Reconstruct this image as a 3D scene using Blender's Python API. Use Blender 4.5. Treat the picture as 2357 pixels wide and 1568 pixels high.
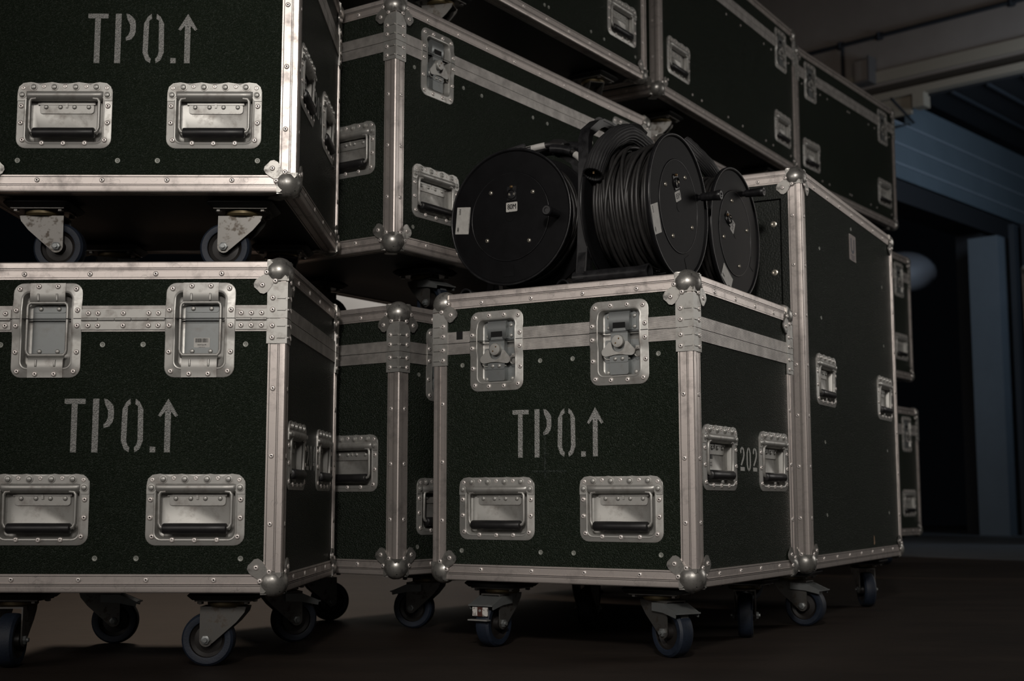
import bpy, bmesh, math, random
from mathutils import Matrix, Vector
random.seed(7)
PI = math.pi
sc = bpy.context.scene
COL = sc.collection
for o in list(bpy.data.objects): bpy.data.objects.remove(o)

# ------------------------------------------------------------ camera
cd = bpy.data.cameras.new('camera'); cam = bpy.data.objects.new('camera', cd); COL.objects.link(cam)
cam.location = (0, 0, 0.308); cam.rotation_euler = (math.radians(90 + 6.862), 0, 0)
cd.sensor_width = 36; cd.lens = 3048.6 / 2357 * 36; cd.clip_start = .05; cd.clip_end = 100
cd.dof.use_dof = True; cd.dof.focus_distance = 2.62; cd.dof.aperture_fstop = 5.6
sc.camera = cam
# ------------------------------------------------------------ world, exposure, lights
w = bpy.data.worlds.new('world'); sc.world = w; w.use_nodes = True
w.node_tree.nodes['Background'].inputs[0].default_value = (.5, .6, .8, 1)
w.node_tree.nodes['Background'].inputs[1].default_value = .0015
sc.view_settings.view_transform = 'Standard'; sc.view_settings.look = 'None'
sc.view_settings.exposure = 0; sc.view_settings.gamma = 1
def area(name, loc, target, size, size_y, power, color):
    l = bpy.data.lights.new(name, 'AREA'); l.shape = 'RECTANGLE'; l.size = size; l.size_y = size_y
    l.energy = power; l.color = color
    o = bpy.data.objects.new(name, l); COL.objects.link(o); o.location = loc
    o.rotation_euler = (Vector(target) - Vector(loc)).to_track_quat('-Z', 'Y').to_euler()
    return o
l = bpy.data.lights.new('vignette_spot', 'SPOT'); l.energy = 360; l.color = (1, .94, .88); l.spot_size = math.radians(36); l.spot_blend = 1; l.shadow_soft_size = .22  # added spot, its soft cone imitates a vignette with a bright centre
o = bpy.data.objects.new('vignette_spot', l); COL.objects.link(o); o.location = (-.30, -1.9, 2.35); o.rotation_euler = (Vector((.25, 2.8, .80)) - o.location).to_track_quat('-Z', 'Y').to_euler()
area('key_light', (-3.3, -1.3, 1.95), (0, 2.9, .8), 3.2, 1.5, 38, (1, .93, .87))
area('front_light', (.9, -2.6, 2.6), (.5, 3.0, .9), 1.2, 1.0, 32, (1, .94, .88))
area('right_light', (4.6, 4.4, 1.7), (.6, 3.0, .8), 1.8, 1.3, 25, (1, .95, .90))
area('rear_warm_light', (-1.7, 6.6, 3.1), (-.9, 3.4, 0), 1.0, 1.0, 30, (1, .76, .58))
area('rear_wall_light', (-.6, 7.7, 2.9), (-.6, 8.6, 1.3), .8, .3, 22, (1, .95, .90))  # added light, there only to brighten the white wall
area('side_cool_light', (4.6, 8.7, 3.1), (3.9, 11.6, 2.0), .9, .9, 22, (.70, .84, 1))
area('ceiling_warm_light', (2.6, 8.0, 2.9), (3.4, 10.8, 4.5), .6, .6, 2.2, (1, .86, .76))

# ------------------------------------------------------------ materials
MATS = {}
def mat(name, color, rough=.5, metal=0., spec=.5, var=None, var_scale=8, var_amt=.5, bump=None, detail=4, contrast=(.35, .65),
        rough_var=0, stretch=(1, 1, 1), coat=0, scratch=0):
    m = bpy.data.materials.new(name); m.use_nodes = True; nt = m.node_tree; N = nt.nodes; L = nt.links
    b = N['Principled BSDF']
    b.inputs['Base Color'].default_value = (*color, 1); b.inputs['Roughness'].default_value = rough
    b.inputs['Metallic'].default_value = metal; b.inputs['Specular IOR Level'].default_value = spec
    if coat: b.inputs['Coat Weight'].default_value = coat
    tc = N.new('ShaderNodeTexCoord'); mp = N.new('ShaderNodeMapping'); L.new(tc.outputs['Object'], mp.inputs[0])
    mp.inputs['Scale'].default_value = stretch
    if var is not None:
        n = N.new('ShaderNodeTexNoise'); n.inputs['Scale'].default_value = var_scale; n.inputs['Detail'].default_value = detail
        n.inputs['Roughness'].default_value = .65
        L.new(mp.outputs[0], n.inputs['Vector'])
        mr = N.new('ShaderNodeMapRange'); mr.inputs[1].default_value = contrast[0]; mr.inputs[2].default_value = contrast[1]
        mr.inputs[4].default_value = var_amt; L.new(n.outputs['Fac'], mr.inputs[0])
        mx = N.new('ShaderNodeMix'); mx.data_type = 'RGBA'; L.new(mr.outputs[0], mx.inputs[0])
        mx.inputs[6].default_value = (*color, 1); mx.inputs[7].default_value = (*var, 1)
        L.new(mx.outputs[2], b.inputs['Base Color'])
        if rough_var:
            ma = N.new('ShaderNodeMath'); ma.operation = 'MULTIPLY_ADD'; ma.inputs[1].default_value = rough_var
            ma.inputs[2].default_value = rough; L.new(mr.outputs[0], ma.inputs[0]); L.new(ma.outputs[0], b.inputs['Roughness'])
        if scratch:
            sn = N.new('ShaderNodeTexNoise'); sn.inputs['Scale'].default_value = 48; sn.inputs['Detail'].default_value = 0; sn.inputs['Distortion'].default_value = 0
            L.new(mp.outputs[0], sn.inputs['Vector'])
            m1 = N.new('ShaderNodeMath'); m1.operation = 'SUBTRACT'; m1.inputs[1].default_value = .52; L.new(sn.outputs['Fac'], m1.inputs[0])
            m2 = N.new('ShaderNodeMath'); m2.operation = 'ABSOLUTE'; L.new(m1.outputs[0], m2.inputs[0])
            m3 = N.new('ShaderNodeMapRange'); m3.inputs[1].default_value = .002; m3.inputs[2].default_value = .007; m3.inputs[3].default_value = scratch; m3.inputs[4].default_value = 0
            L.new(m2.outputs[0], m3.inputs[0])
            m4 = N.new('ShaderNodeMath'); m4.operation = 'MULTIPLY'; m4.use_clamp = True; L.new(m3.outputs[0], m4.inputs[0]); L.new(n.outputs['Fac'], m4.inputs[1])
            mx2 = N.new('ShaderNodeMix'); mx2.data_type = 'RGBA'; L.new(m4.outputs[0], mx2.inputs[0]); L.new(mx.outputs[2], mx2.inputs[6]); mx2.inputs[7].default_value = (*[v * .3 for v in var], 1)
            L.new(mx2.outputs[2], b.inputs['Base Color'])
    if bump:
        kind, scale, strength, dist = bump
        if kind == 'voronoi':
            t = N.new('ShaderNodeTexVoronoi'); t.inputs['Scale'].default_value = scale; out = t.outputs['Distance']
            t.inputs['Randomness'].default_value = .9
        elif kind == 'wave':
            t = N.new('ShaderNodeTexWave'); t.inputs['Scale'].default_value = scale; out = t.outputs['Fac']
        else:
            t = N.new('ShaderNodeTexNoise'); t.inputs['Scale'].default_value = scale; t.inputs['Detail'].default_value = 3; out = t.outputs['Fac']
        L.new(mp.outputs[0], t.inputs['Vector'])
        bp = N.new('ShaderNodeBump'); bp.inputs['Strength'].default_value = strength; bp.inputs['Distance'].default_value = dist
        L.new(out, bp.inputs['Height']); L.new(bp.outputs[0], b.inputs['Normal'])
    MATS[name] = m
    return m
PANEL = mat('green_grained_laminate', (.0150, .0212, .0142), .38, spec=.25, var=(.0205, .0280, .0195), var_scale=5, var_amt=.5, bump=('voronoi', 400, 1, -.0030))
LEATHER = mat('black_green_leather_grain', (.010, .013, .010), .5, spec=.4, bump=('noise', 260, .8, .002))
PAINT = mat('grey_stencil_paint', (.40, .40, .385), .6, var=(.06, .07, .06), var_scale=420, var_amt=.75, bump=('voronoi', 400, 1, -.0030), contrast=(.47, .68), detail=2)
GROOVE = mat('grimy_groove', (.17, .155, .145), .6, metal=.3)
ALU = mat('worn_aluminium', (.66, .60, .565), .36, metal=.66, scratch=.6, var=(.26, .235, .225), var_scale=26, var_amt=.75, contrast=(.50, .72), detail=9, rough_var=.15, stretch=(1, 1, 1), bump=('noise', 500, .12, .0003))
PAINT2 = mat('pale_number_paint', (.62, .62, .59), .6, var=(.25, .25, .24), var_scale=420, var_amt=.6)
ALUB = mat('brushed_aluminium_band', (.62, .595, .565), .45, metal=.6, var=(.30, .28, .27), var_scale=30, var_amt=.7, detail=8)
ZINC = mat('zinc_plated_steel', (.48, .475, .45), .44, metal=.6, var=(.20, .17, .15), var_scale=34, var_amt=.65, contrast=(.5, .72), detail=6, rough_var=.15)
ZINCD = mat('blue_zinc_steel', (.25, .265, .265), .42, metal=.6, var=(.20, .19, .18), var_scale=40, var_amt=.6, contrast=(.5, .72), detail=6)
BALLM = mat('tarnished_steel_corner', (.40, .39, .365), .34, metal=.7, var=(.11, .105, .10), var_scale=60, var_amt=.85, contrast=(.48, .66), detail=6, rough_var=.2)
RIVM = mat('bright_rivet_aluminium', (.88, .82, .78), .36, metal=.55)
FORK = mat('stained_zinc_fork', (.17, .165, .155), .38, metal=.75, var=(.09, .075, .06), var_scale=45, var_amt=.85, contrast=(.52, .6), detail=7, rough_var=.2)  # stained zinc, base also darkened to stand in for shade under the cases
RACE = mat('greasy_yellow_swivel_race', (.13, .10, .05), .45, metal=.5)
RUB = mat('black_rubber_grip', (.012, .012, .013), .42, var=(.025, .024, .024), var_scale=60, var_amt=.6)
TYRE = mat('blue_rubber_tyre', (.006, .011, .022), .6, var=(.013, .021, .038), var_scale=80, var_amt=.6, bump=('noise', 400, .3, .001))  # blue darkened too, it carries the shade of the case above
HUB = mat('dark_nylon_hub', (.012, .010, .009), .5)
BLK = mat('black_painted_plywood', (.008, .008, .008), .6, bump=('noise', 90, .3, .001))
PLAS = mat('black_reel_plastic', (.0050, .0050, .0056), .58, spec=.12, var=(.0085, .0085, .0095), var_scale=20, var_amt=.7, bump=('noise', 500, .2, .0004))
PLASG = mat('glossy_black_plastic', (.008, .008, .009), .28, var=(.03, .03, .032), var_scale=50, var_amt=.5, rough_var=.2)
CABLE = mat('black_rubber_cable', (.017, .0165, .0165), .45, var=(.035, .033, .032), var_scale=40, var_amt=.6)
BRAID = mat('braided_black_sleeve', (.016, .016, .017), .5, var=(.085, .082, .085), var_scale=900, var_amt=.5, contrast=(.5, .7), bump=('noise', 900, .7, .001))
VELC = mat('black_strap_fabric', (.005, .005, .005), .9)
WLAB = mat('grey_white_label', (.55, .54, .51), .5, var=(.40, .39, .37), var_scale=60, var_amt=.6)
INK = mat('black_ink', (.008, .008, .008), .5)
INKN = mat('dark_blue_ink', (.05, .06, .09), .5)
GRN = mat('green_tape', (.12, .55, .04), .5)
YEL = mat('yellow_tape', (.55, .55, .05), .5)
GAP = mat('black_shadow_gap', (.003, .003, .003), .9)
RUST = mat('rust_brown_enamel', (.08, .03, .022), .5, var=(.05, .02, .015), var_scale=80, var_amt=.6)
PEDW = mat('chipped_white_pedal', (.62, .60, .57), .45, var=(.06, .03, .02), var_scale=160, var_amt=1, contrast=(.56, .6))
SCR = mat('dull_painted_screw', (.30, .31, .28), .45, metal=.3)
SCRB = mat('bright_pan_screw', (.60, .56, .48), .3, metal=.8)
BRASS = mat('brass_contact', (.22, .14, .07), .4, metal=.8)
BADGE = mat('pinkish_alloy_badge', (.30, .26, .245), .4, metal=.3)
SCUFF = mat('green_scuff_marks', (.03, .04, .032), .5, var=(.0125, .019, .0135), var_scale=90, var_amt=1, contrast=(.4, .6), bump=('voronoi', 400, 1, -.0030))
FLOOR = mat('brown_concrete', (.033, .024, .0185), .65, spec=.25, var=(.017, .0125, .010), var_scale=2.2, var_amt=.9, detail=10, bump=('noise', 24, .25, .004), stretch=(1, 2.2, 1))
FLOOR2 = mat('grey_concrete_yard', (.085, .095, .105), .6, var=(.06, .066, .075), var_scale=3, var_amt=.8, detail=8)
CRACK = mat('dark_floor_crack', (.02, .015, .012), .8)
BEIGE = mat('beige_painted_wall', (.27, .235, .21), .7, var=(.22, .19, .17), var_scale=1.5, var_amt=.8)
DARKT = mat('painted_recess_shade', (.05, .042, .034), .7)
FLAPM = mat('dark_grey_flap', (.10, .09, .085), .6)
BEIGE2 = mat('cream_beam_paint', (.30, .26, .205), .7)
BLUEG = mat('blue_grey_door_panel', (.115, .15, .18), .6, var=(.09, .12, .145), var_scale=2, var_amt=.6)
BLUEL = mat('pale_blue_grey_joint', (.25, .29, .34), .5)
PILM = mat('blue_grey_plaster', (.12, .15, .18), .7, var=(.10, .125, .15), var_scale=3, var_amt=.6)
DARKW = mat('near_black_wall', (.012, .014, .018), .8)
SLATM = mat('dark_blue_slat', (.02, .026, .034), .7)
WHITEW = mat('white_plaster', (.72, .70, .67), .7, var=(.6, .58, .55), var_scale=3, var_amt=.7)
LAMPM = mat('pale_lamp_glass', (.26, .29, .34), .5)

# ------------------------------------------------------------ mesh helpers
class MB:
    def __init__(s): s.v = []; s.f = []; s.mi = []; s.m = 0
    def add(s, vs, fs, M=None):
        n = len(s.v)
        s.v += [tuple(M @ Vector(p)) if M is not None else tuple(p) for p in vs]
        s.f += [[i + n for i in f] for f in fs]; s.mi += [s.m] * len(fs); return s
    def box(s, c, d, M=None, bev=0):
        x, y, z = [q / 2 for q in d]
        if bev:
            pts = rrect(d[0], d[1], bev, 2)
            t = [(p[0], p[1]) for p in pts]
            e = min(bev, z * .9)
            ins = [(p[0] * (1 - e / x), p[1] * (1 - e / y)) for p in t]
            loops = [[(p[0], p[1], -z) for p in ins], [(p[0], p[1], -z + e) for p in t], [(p[0], p[1], z - e) for p in t], [(p[0], p[1], z) for p in ins]]
            T = Matrix.Translation(c); return s.loops(loops, (M @ T) if M is not None else T, True, True)
        vs = [(c[0] + a * x, c[1] + b * y, c[2] + e * z) for a in (-1, 1) for b in (-1, 1) for e in (-1, 1)]
        return s.add(vs, [[0, 1, 3, 2], [4, 6, 7, 5], [0, 4, 5, 1], [2, 3, 7, 6], [0, 2, 6, 4], [1, 5, 7, 3]], M)
    def loops(s, L, M=None, cap0=False, cap1=False, closed=True):
        n = len(L[0]); vs = [p for l in L for p in l]; fs = []
        for k in range(len(L) - 1):
            for i in range(n if closed else n - 1):
                j = (i + 1) % n; fs.append([k * n + i, k * n + j, (k + 1) * n + j, (k + 1) * n + i])
        if cap0: fs.append(list(range(n))[::-1])
        if cap1: fs.append([(len(L) - 1) * n + i for i in range(n)])
        return s.add(vs, fs, M)
    def prism(s, poly, z0, z1, M=None):
        return s.loops([[(p[0], p[1], z0) for p in poly], [(p[0], p[1], z1) for p in poly]], M, True, True)
    def lathe(s, prof, n=16, M=None, cap0=False, cap1=False):
        return s.loops([[(r * math.cos(2 * PI * i / n), r * math.sin(2 * PI * i / n), z) for i in range(n)] for r, z in prof], M, cap0, cap1)
    def tube(s, path, r, n=8, closed=False, M=None, radii=None):
        path = [Vector(p) for p in path]; L = []; up = None; m = len(path)
        for i, p in enumerate(path):
            a = path[(i - 1) % m] if (closed or i > 0) else p; b = path[(i + 1) % m] if (closed or i < m - 1) else p
            t = (b - a)
            t = t.normalized() if t.length > 1e-9 else Vector((0, 0, 1))
            if up is None:
                up = t.orthogonal().normalized()
            up = (up - t * up.dot(t)); up = up.normalized() if up.length > 1e-6 else t.orthogonal().normalized()
            q = t.cross(up); rr = radii[i] if radii else r
            L.append([tuple(p + (up * math.cos(2 * PI * k / n) + q * math.sin(2 * PI * k / n)) * rr) for k in range(n)])
        if closed: L.append(L[0])
        return s.loops(L, M, not closed, not closed)
    def cyl(s, p0, p1, r, n=12, M=None): return s.tube([p0, p1], r, n, M=M)
    def mesh(s, name, mats, smooth=35, recalc=True):
        me = bpy.data.meshes.new(name); me.from_pydata(s.v, [], s.f)
        for m in (mats if isinstance(mats, (list, tuple)) else [mats]): me.materials.append(m)
        if any(s.mi): me.polygons.foreach_set('material_index', s.mi)
        if recalc:
            b = bmesh.new(); b.from_mesh(me); bmesh.ops.recalc_face_normals(b, faces=b.faces); b.to_mesh(me); b.free()
        me.validate(); me.update()
        if smooth:
            me.polygons.foreach_set('use_smooth', [True] * len(me.polygons)); me.set_sharp_from_angle(angle=math.radians(smooth))
        return me
def rrect(w, h, r, k=4, cx=0, cy=0, ns=1):
    out = []
    C = [(w / 2 - r, h / 2 - r, 0), (-w / 2 + r, h / 2 - r, 90), (-w / 2 + r, -h / 2 + r, 180), (w / 2 - r, -h / 2 + r, 270)]
    for q, (x, y, a) in enumerate(C):
        arc = [(cx + x + r * math.cos(math.radians(a + 90 * i / k)), cy + y + r * math.sin(math.radians(a + 90 * i / k))) for i in range(k + 1)]
        out += arc
        if ns > 1:
            nx, ny, na = C[(q + 1) % 4]; e = (cx + nx + r * math.cos(math.radians(na)), cy + ny + r * math.sin(math.radians(na)))
            out += [(arc[-1][0] + (e[0] - arc[-1][0]) * i / ns, arc[-1][1] + (e[1] - arc[-1][1]) * i / ns) for i in range(1, ns)]
    return out
def put(name, me, parent=None, M=None, link=True):
    o = bpy.data.objects.new(name, me); COL.objects.link(o)
    if parent is not None: o.parent = parent
    if M is not None: o.matrix_basis = M
    return o
def root(name, label, cat, loc, rz=0, group=None):
    o = bpy.data.objects.new(name, None); COL.objects.link(o); o.location = loc; o.rotation_euler = (0, 0, rz)
    o.empty_display_size = .1
    o['label'] = label; o['category'] = cat
    if group: o['group'] = group
    return o
T = lambda x, y, z=0: Matrix.Translation((x, y, z))
RZ = lambda a: Matrix.Rotation(a, 4, 'Z')
RX = lambda a: Matrix.Rotation(a, 4, 'X')
RY = lambda a: Matrix.Rotation(a, 4, 'Y')
def text_mesh(name, txt, h, m, sx=.8, bold=0):
    c = bpy.data.curves.new(name, 'FONT'); c.body = txt; c.size = h / .72; c.align_x = 'CENTER'; c.align_y = 'CENTER'; c.resolution_u = 3
    o = bpy.data.objects.new(name, c); me = bpy.data.meshes.new_from_object(o); me.name = name
    bpy.data.objects.remove(o); me.materials.clear(); me.materials.append(m)
    if bold:
        b = bmesh.new(); b.from_mesh(me); g = bmesh.ops.duplicate(b, geom=b.verts[:] + b.edges[:] + b.faces[:])
        for v in g['geom']:
            if isinstance(v, bmesh.types.BMVert): v.co.x += bold; v.co.z += .00003
        b.to_mesh(me); b.free()
    for v in me.vertices: v.co.x *= sx
    return me

# ------------------------------------------------------------ small hardware meshes (built once, shared)
def m_rivet(r=.0052, h=.0024, hole=True, n=12):
    b = MB()
    if hole: b.lathe([(r, -.0005), (r * .98, h * .35), (r * .72, h * .85), (r * .42, h), (r * .30, h * .9)], n, cap0=False); b.m = 1; b.lathe([(r * .31, h * .9), (r * .28, h * .1)], n, cap1=True)
    else: b.lathe([(r, -.0005), (r * .96, h * .4), (r * .75, h * .8), (r * .4, h)], n, cap1=True)
    return b
RIV = m_rivet().mesh('rivet', [RIVM, GAP], 60); RIVZ = RIV
DOME = m_rivet(.0045, .0028, False).mesh('dome_rivet', ZINC, 60)
b = MB(); b.lathe([(.0075, -.0003), (.0073, .0010), (.0056, .0012), (.0052, .0006), (.0048, .0012), (.0044, .0032), (.0025, .0042)], 14, cap1=True)
BIGR = b.mesh('ringed_rivet', ZINC, 50)
b = MB(); b.lathe([(.0052, -.0003), (.0050, .0006), (.0030, .0008), (.0024, .0001)], 12, cap1=True); b.box((0, 0, .0006), (.004, .0009, .0006)); b.box((0, 0, .0006), (.0009, .004, .0006))
SCREW = b.mesh('screw', SCR, 60)
def lowriv(r=.0052):
    b = MB(); b.lathe([(r, -.0005), (r * .8, .0018)], 6, cap1=True); return b
LOW = lowriv()

def ss(t): t = max(0, min(1, t)); return t * t * (3 - 2 * t)
def m_dish(w, h, ow, oh, ocy, depth, joggle=None, r=.019, ro=.012):
    """stamped sheet: flange with rounded corners, rolled lip, wall and floor"""
    b = MB(); k = 5; ns = 12
    spec = [(w, h, r, 0, -.0010), (w, h, r, 0, .0013), (w - .003, h - .003, r - .001, 0, .0020), (ow + .010, oh + .010, ro + .004, ocy, .0020), (ow + .005, oh + .005, ro + .002, ocy, .0034),
            (ow + .001, oh + .001, ro, ocy, .0028), (ow - .003, oh - .003, ro, ocy, -.002), (ow - .006, oh - .006, ro - .001, ocy, -depth + .002), (ow - .012, oh - .012, ro - .003, ocy, -depth)]
    L = []
    for (a, c, rr, cy, z) in spec:
        pts = rrect(a, c, max(rr, .002), k, 0, cy, ns); l = []
        for (x, y) in pts:
            dz = 0
            if joggle is not None and z > -.0015:
                dz = joggle[1] * (1 - ss((abs(y - joggle[0]) - .024) / .006))
            l.append((x, y, z + dz))
        L.append(l)
    b.loops(L, None, False, True)
    return b
# handle --------------------------------------------------
HW, HH = .182, .129
b = m_dish(HW, HH, .146, .098, -.0035, .014); HDISH = b.mesh('handle', ZINC, 40)
b = MB()   # upper riveted cover with the rolled bail housing, in plate coordinates (centre origin)
top = HH / 2
outl = [(-.0905, top - .036), (-.0905, top - .020), (-.088, top - .008), (-.080, top - .001), (-.066, top + .001), (-.057, top - .0005), (-.048, top - .0045), (-.040, top - .001), (-.026, top + .001), (-.016, top - .0005),
        (0, top - .0045), (.016, top - .0005), (.026, top + .001), (.040, top - .001), (.048, top - .0045), (.057, top - .0005), (.066, top + .001), (.080, top - .001), (.088, top - .008), (.0905, top - .020), (.0905, top - .036),
        (.077, top - .036), (.073, top - .030), (.071, top - .018), (-.071, top - .018), (-.073, top - .030), (-.077, top - .036)]
b.prism(outl, .0015, .0036)
prof = [(top - .0165, .0030), (top - .0185, .0062), (top - .0225, .0088), (top - .027, .0085), (top - .031, .0055), (top - .0335, .0005), (top - .0345, -.006)]
cols = [-.0735, -.069, -.05, -.0485, .0485, .05, .069, .0735]
vs = []; fs = []
for i, x in enumerate(cols):
    s_ = .35 if i in (0, 7) else 1
    for (y, z) in prof: vs.append((x, y if s_ == 1 else top - .017 - (top - .017 - y) * .8, .003 + (z - .003) * s_))
for i in range(7):
    for j in range(6): fs.append([i * 7 + j, (i + 1) * 7 + j, (i + 1) * 7 + j + 1, i * 7 + j + 1])
b.add(vs, fs); HCOV = b.mesh('hinge_cover', ZINC, 40)
b = MB(); q = .0665; ar = .007; yb = top - .101
def bail(q, y0, y1, z0, z1):
    pts = [(-q + .012, y0, z0), (-q + .003, y0 - .001, z0), (-q, y0 - .006, z0)]
    pts += [(-q, y0 + (y1 + .010 - y0) * t, z0 + (z1 - z0) * t) for t in (.3, .6, 1)] + [(-q + .003, y1 + .003, z1), (-q + .010, y1, z1)]
    return pts + [(-x, y, z) for (x, y, z) in pts[::-1]]
b.tube(bail(q, top - .031, top - .0985, .003, .002), .0032, 8); HBAIL = b.mesh('bail', ZINC, 60)
b = MB(); b.lathe([(.004, -.0592), (.0085, -.0588), (.0098, -.057), (.0100, -.02), (.0098, .02), (.0100, .057), (.0085, .0588), (.004, .0592)], 16, RY(PI / 2), True, True); HGRIP = b.mesh('grip', RUB, 50)
GRIPM = T(0, top - .0985, .002)
b = MB(); b.prism(rrect(.104, .020, .006, 3, 0, top - .047), -.0135, -.0118); b.box((0, top - .041, -.0115), (.004, .009, .004)); b.prism([(-.055, top - .035), (.055, top - .035), (.055, top - .040), (-.055, top - .040)], -.0135, -.0105)
HPLATE = b.mesh('spring_plate', ZINC, 40)
H_BIG = [(-.062, top - .009), (-.025, top - .009), (.017, top - .009), (.057, top - .009), (-.0825, top - .0245), (.0800, top - .0245)]
H_BIG = [(-.060, top - .009), (-.0205, top - .009), (.0205, top - .009), (.060, top - .009), (-.0815, top - .0245), (.0815, top - .0245)]
H_SM = [(-.080, top - .0105), (-.0405, top - .0075), (0, top - .0075), (.0405, top - .0075), (.080, top - .0105), (-.083, top - .046), (-.083, top - .079), (.083, top - .046), (.083, top - .079),
        (-.0785, top - .113), (-.041, top - .119), (0, top - .1195), (.041, top - .119), (.0785, top - .113)]
H_DOME = [(-.040, top - .044), (-.0125, top - .044), (.0145, top - .044), (.042, top - .044)]
# butterfly latch --------------------------------------------------
LW, LH = .130, .170; LT = LH / 2; SEAM = LT - .063
b = m_dish(LW, LH, .090, .132, 0, .015, (SEAM, .0028)); b.m = 1
b.box((0, SEAM, .0052), (LW, .0011, .0006)); LDISH = b.mesh('butterfly_latch', [ZINC, GAP], 40)
b = MB(); b.box((0, SEAM + .020, -.0135), (.076, .040, .002)); b.prism(rrect(.066, .037, .006, 3, 0, SEAM + .023), -.0135, -.0112)
hw = .023; vs = []; fs = []; pr = [(LT - .020, -.011), (LT - .022, -.002), (LT - .028, .0015), (LT - .044, .0015), (LT - .056, -.001), (LT - .060, -.005)]
for sx in (-hw, hw):
    for (y, z) in pr: vs.append((sx, y, z))
for (y, z) in [(LT - .020, -.012), (LT - .060, -.012)]:
    for sx in (-hw, hw): vs.append((sx, y, z))
fs += [[j, 6 + j, 7 + j, j + 1] for j in range(5)] + [[0, 1, 2, 3, 4, 5, 14, 12], [6, 7, 8, 9, 10, 11, 15, 13]]
b.add(vs, fs); LKEEP = b.mesh('keeper', ZINCD, 40)
b = MB(); b.box((0, LT - .050, .0016), (.027, .011, .0012)); LSLOT = b.mesh('keeper_slot', GAP, 0)
b = MB(); b.prism(rrect(.076, .078, .003, 2, 0, -LT + .053), -.0145, -.0125); b.prism([(-.019, LT - .112), (.019, LT - .112), (.019, LT - .064), (.015, LT - .062), (.0125, LT - .053), (-.0125, LT - .053), (-.015, LT - .062), (-.019, LT - .064)], -.012, .0005)
b.prism(rrect(.041, .037, .004, 3, 0, -LT + .039), -.0135, .0018); b.prism(rrect(.041, .014, .003, 3, 0, -LT + .052), .0015, .003); LBASE = b.mesh('latch_body', ZINCD, 40)
b = MB(); wing = []
def arc(cx, cy, r, a0, a1, n): return [(cx + r * math.cos(math.radians(a0 + (a1 - a0) * i / n)), cy + r * math.sin(math.radians(a0 + (a1 - a0) * i / n))) for i in range(n + 1)]
wing = arc(0, -.002, .0145, 200, 340, 8) + [(.016, .004), (.021, .004)] + arc(.0285, -.016, .0085, 60, -90, 6) + [(.018, -.0235), (.010, -.022), (0, -.0215), (-.010, -.022), (-.018, -.0235)] + arc(-.0285, -.016, .0085, 270, 120, 6) + [(-.021, .004), (-.016, .004)]
b.prism(wing, 0, .0022); LWING = b.mesh('turn_wing', ZINC, 30)
b = MB(); b.lathe([(.0132, -.003), (.0132, .0045), (.0122, .0062), (.004, .0066)], 20, cap1=True); b.m = 1
b.lathe([(.0019, .0065), (.0012, .0078)], 8, T(-.004, -.004, 0), cap1=True); b.lathe([(.0019, .0065), (.0012, .0078)], 8, T(.003, .005, 0), cap1=True)
b.m = 2
for s_ in (-1, 1): b.lathe([(.0036, .0023), (.0034, .0026)], 12, T(s_ * .0285, -.016, 0), cap1=True)
LKNOB = b.mesh('turn_knob', [ZINC, BRASS, GAP], 40)
b = MB(); b.tube([(-.0335, -.019, .000), (-.0335, -.026, .001), (-.028, -.030, .001), (.024, -.030, .001)], .0012, 6)
b.tube([(.040 + .007 * math.cos(a * PI / 6), -.018 + .009 * math.sin(a * PI / 6), .0) for a in range(12)], .0015, 6, True); b.box((.040, -.014, -.010), (.016, .020, .004))
LRING = b.mesh('padlock_ring', ZINC, 50)
L_SM = [(-.053, LT - .0125), (-.0185, LT - .0095), (.0185, LT - .0095), (.053, LT - .0125), (-.0585, SEAM + .013), (.0585, SEAM + .013), (-.0585, SEAM - .015), (.0585, SEAM - .015), (-.0585, -LT + .049), (.0585, -LT + .049),
        (-.053, -LT + .0125), (-.0185, -LT + .0095), (.0185, -LT + .0095), (.053, -LT + .0125)]
L_DOME = [(-.0285, LT - .031), (-.0285, LT - .053), (.0285, LT - .031), (.0285, LT - .053), (-.008, -LT + .052), (.008, -LT + .052), (-.031, -LT + .026), (.031, -LT + .026)]
# hinge stay --------------------------------------------------
SW_, SH_ = .130, .177; ST = SH_ / 2; SSEAM = ST - .067
b = m_dish(SW_, SH_, .092, .140, 0, .013, (SSEAM, .0028)); b.m = 1; b.box((0, SSEAM, .0052), (SW_, .0010, .0006)); b.box((0, SSEAM, -.0128), (.08, .0012, .0006)); SDISH = b.mesh('hinge_stay', [ZINC, GAP], 40)
def m_tab(sg):
    b = MB(); y0 = sg * ST
    pr = [(y0, .0030), (y0 - sg * .012, .0034), (y0 - sg * .018, .0045), (y0 - sg * .033, .0040), (y0 - sg * .037, .0010), (y0 - sg * .040, -.006)]
    vs = [(sx, y, z + o) for o in (0, -.0018) for sx in (-.033, .033) for (y, z) in pr]; n = 6
    fs = [[j, n + j, n + j + 1, j + 1] for j in range(5)] + [[2 * n + j, 2 * n + j + 1, 3 * n + j + 1, 3 * n + j] for j in range(5)]
    fs += [[j, j + 1, 2 * n + j + 1, 2 * n + j] for j in range(5)] + [[n + j, 3 * n + j, 3 * n + j + 1, n + j + 1] for j in range(5)]
    b.add(vs, fs)
    for sx in (-.0175, .0175):
        b.box((sx, y0 - sg * .027, .0048), (.0042, .014, .0020), bev=.0009)
    return b.mesh('stay_tab', ZINC, 40)
STAB = {1: m_tab(1), -1: m_tab(-1)}
b = MB(); b.tube([(-.032, ST - .037, .000), (-.0365, ST - .040, .0005), (-.0375, ST - .046, .001), (-.0375, -ST + .052, .001), (-.0365, -ST + .046, .0005), (-.032, -ST + .042, .000)], .0030, 8)
b.tube([(.032, ST - .037, .000), (.0365, ST - .040, .0005), (.0375, ST - .046, .001), (.0375, -ST + .052, .001), (.0365, -ST + .046, .0005), (.032, -ST + .042, .000)], .0030, 8)
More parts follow.
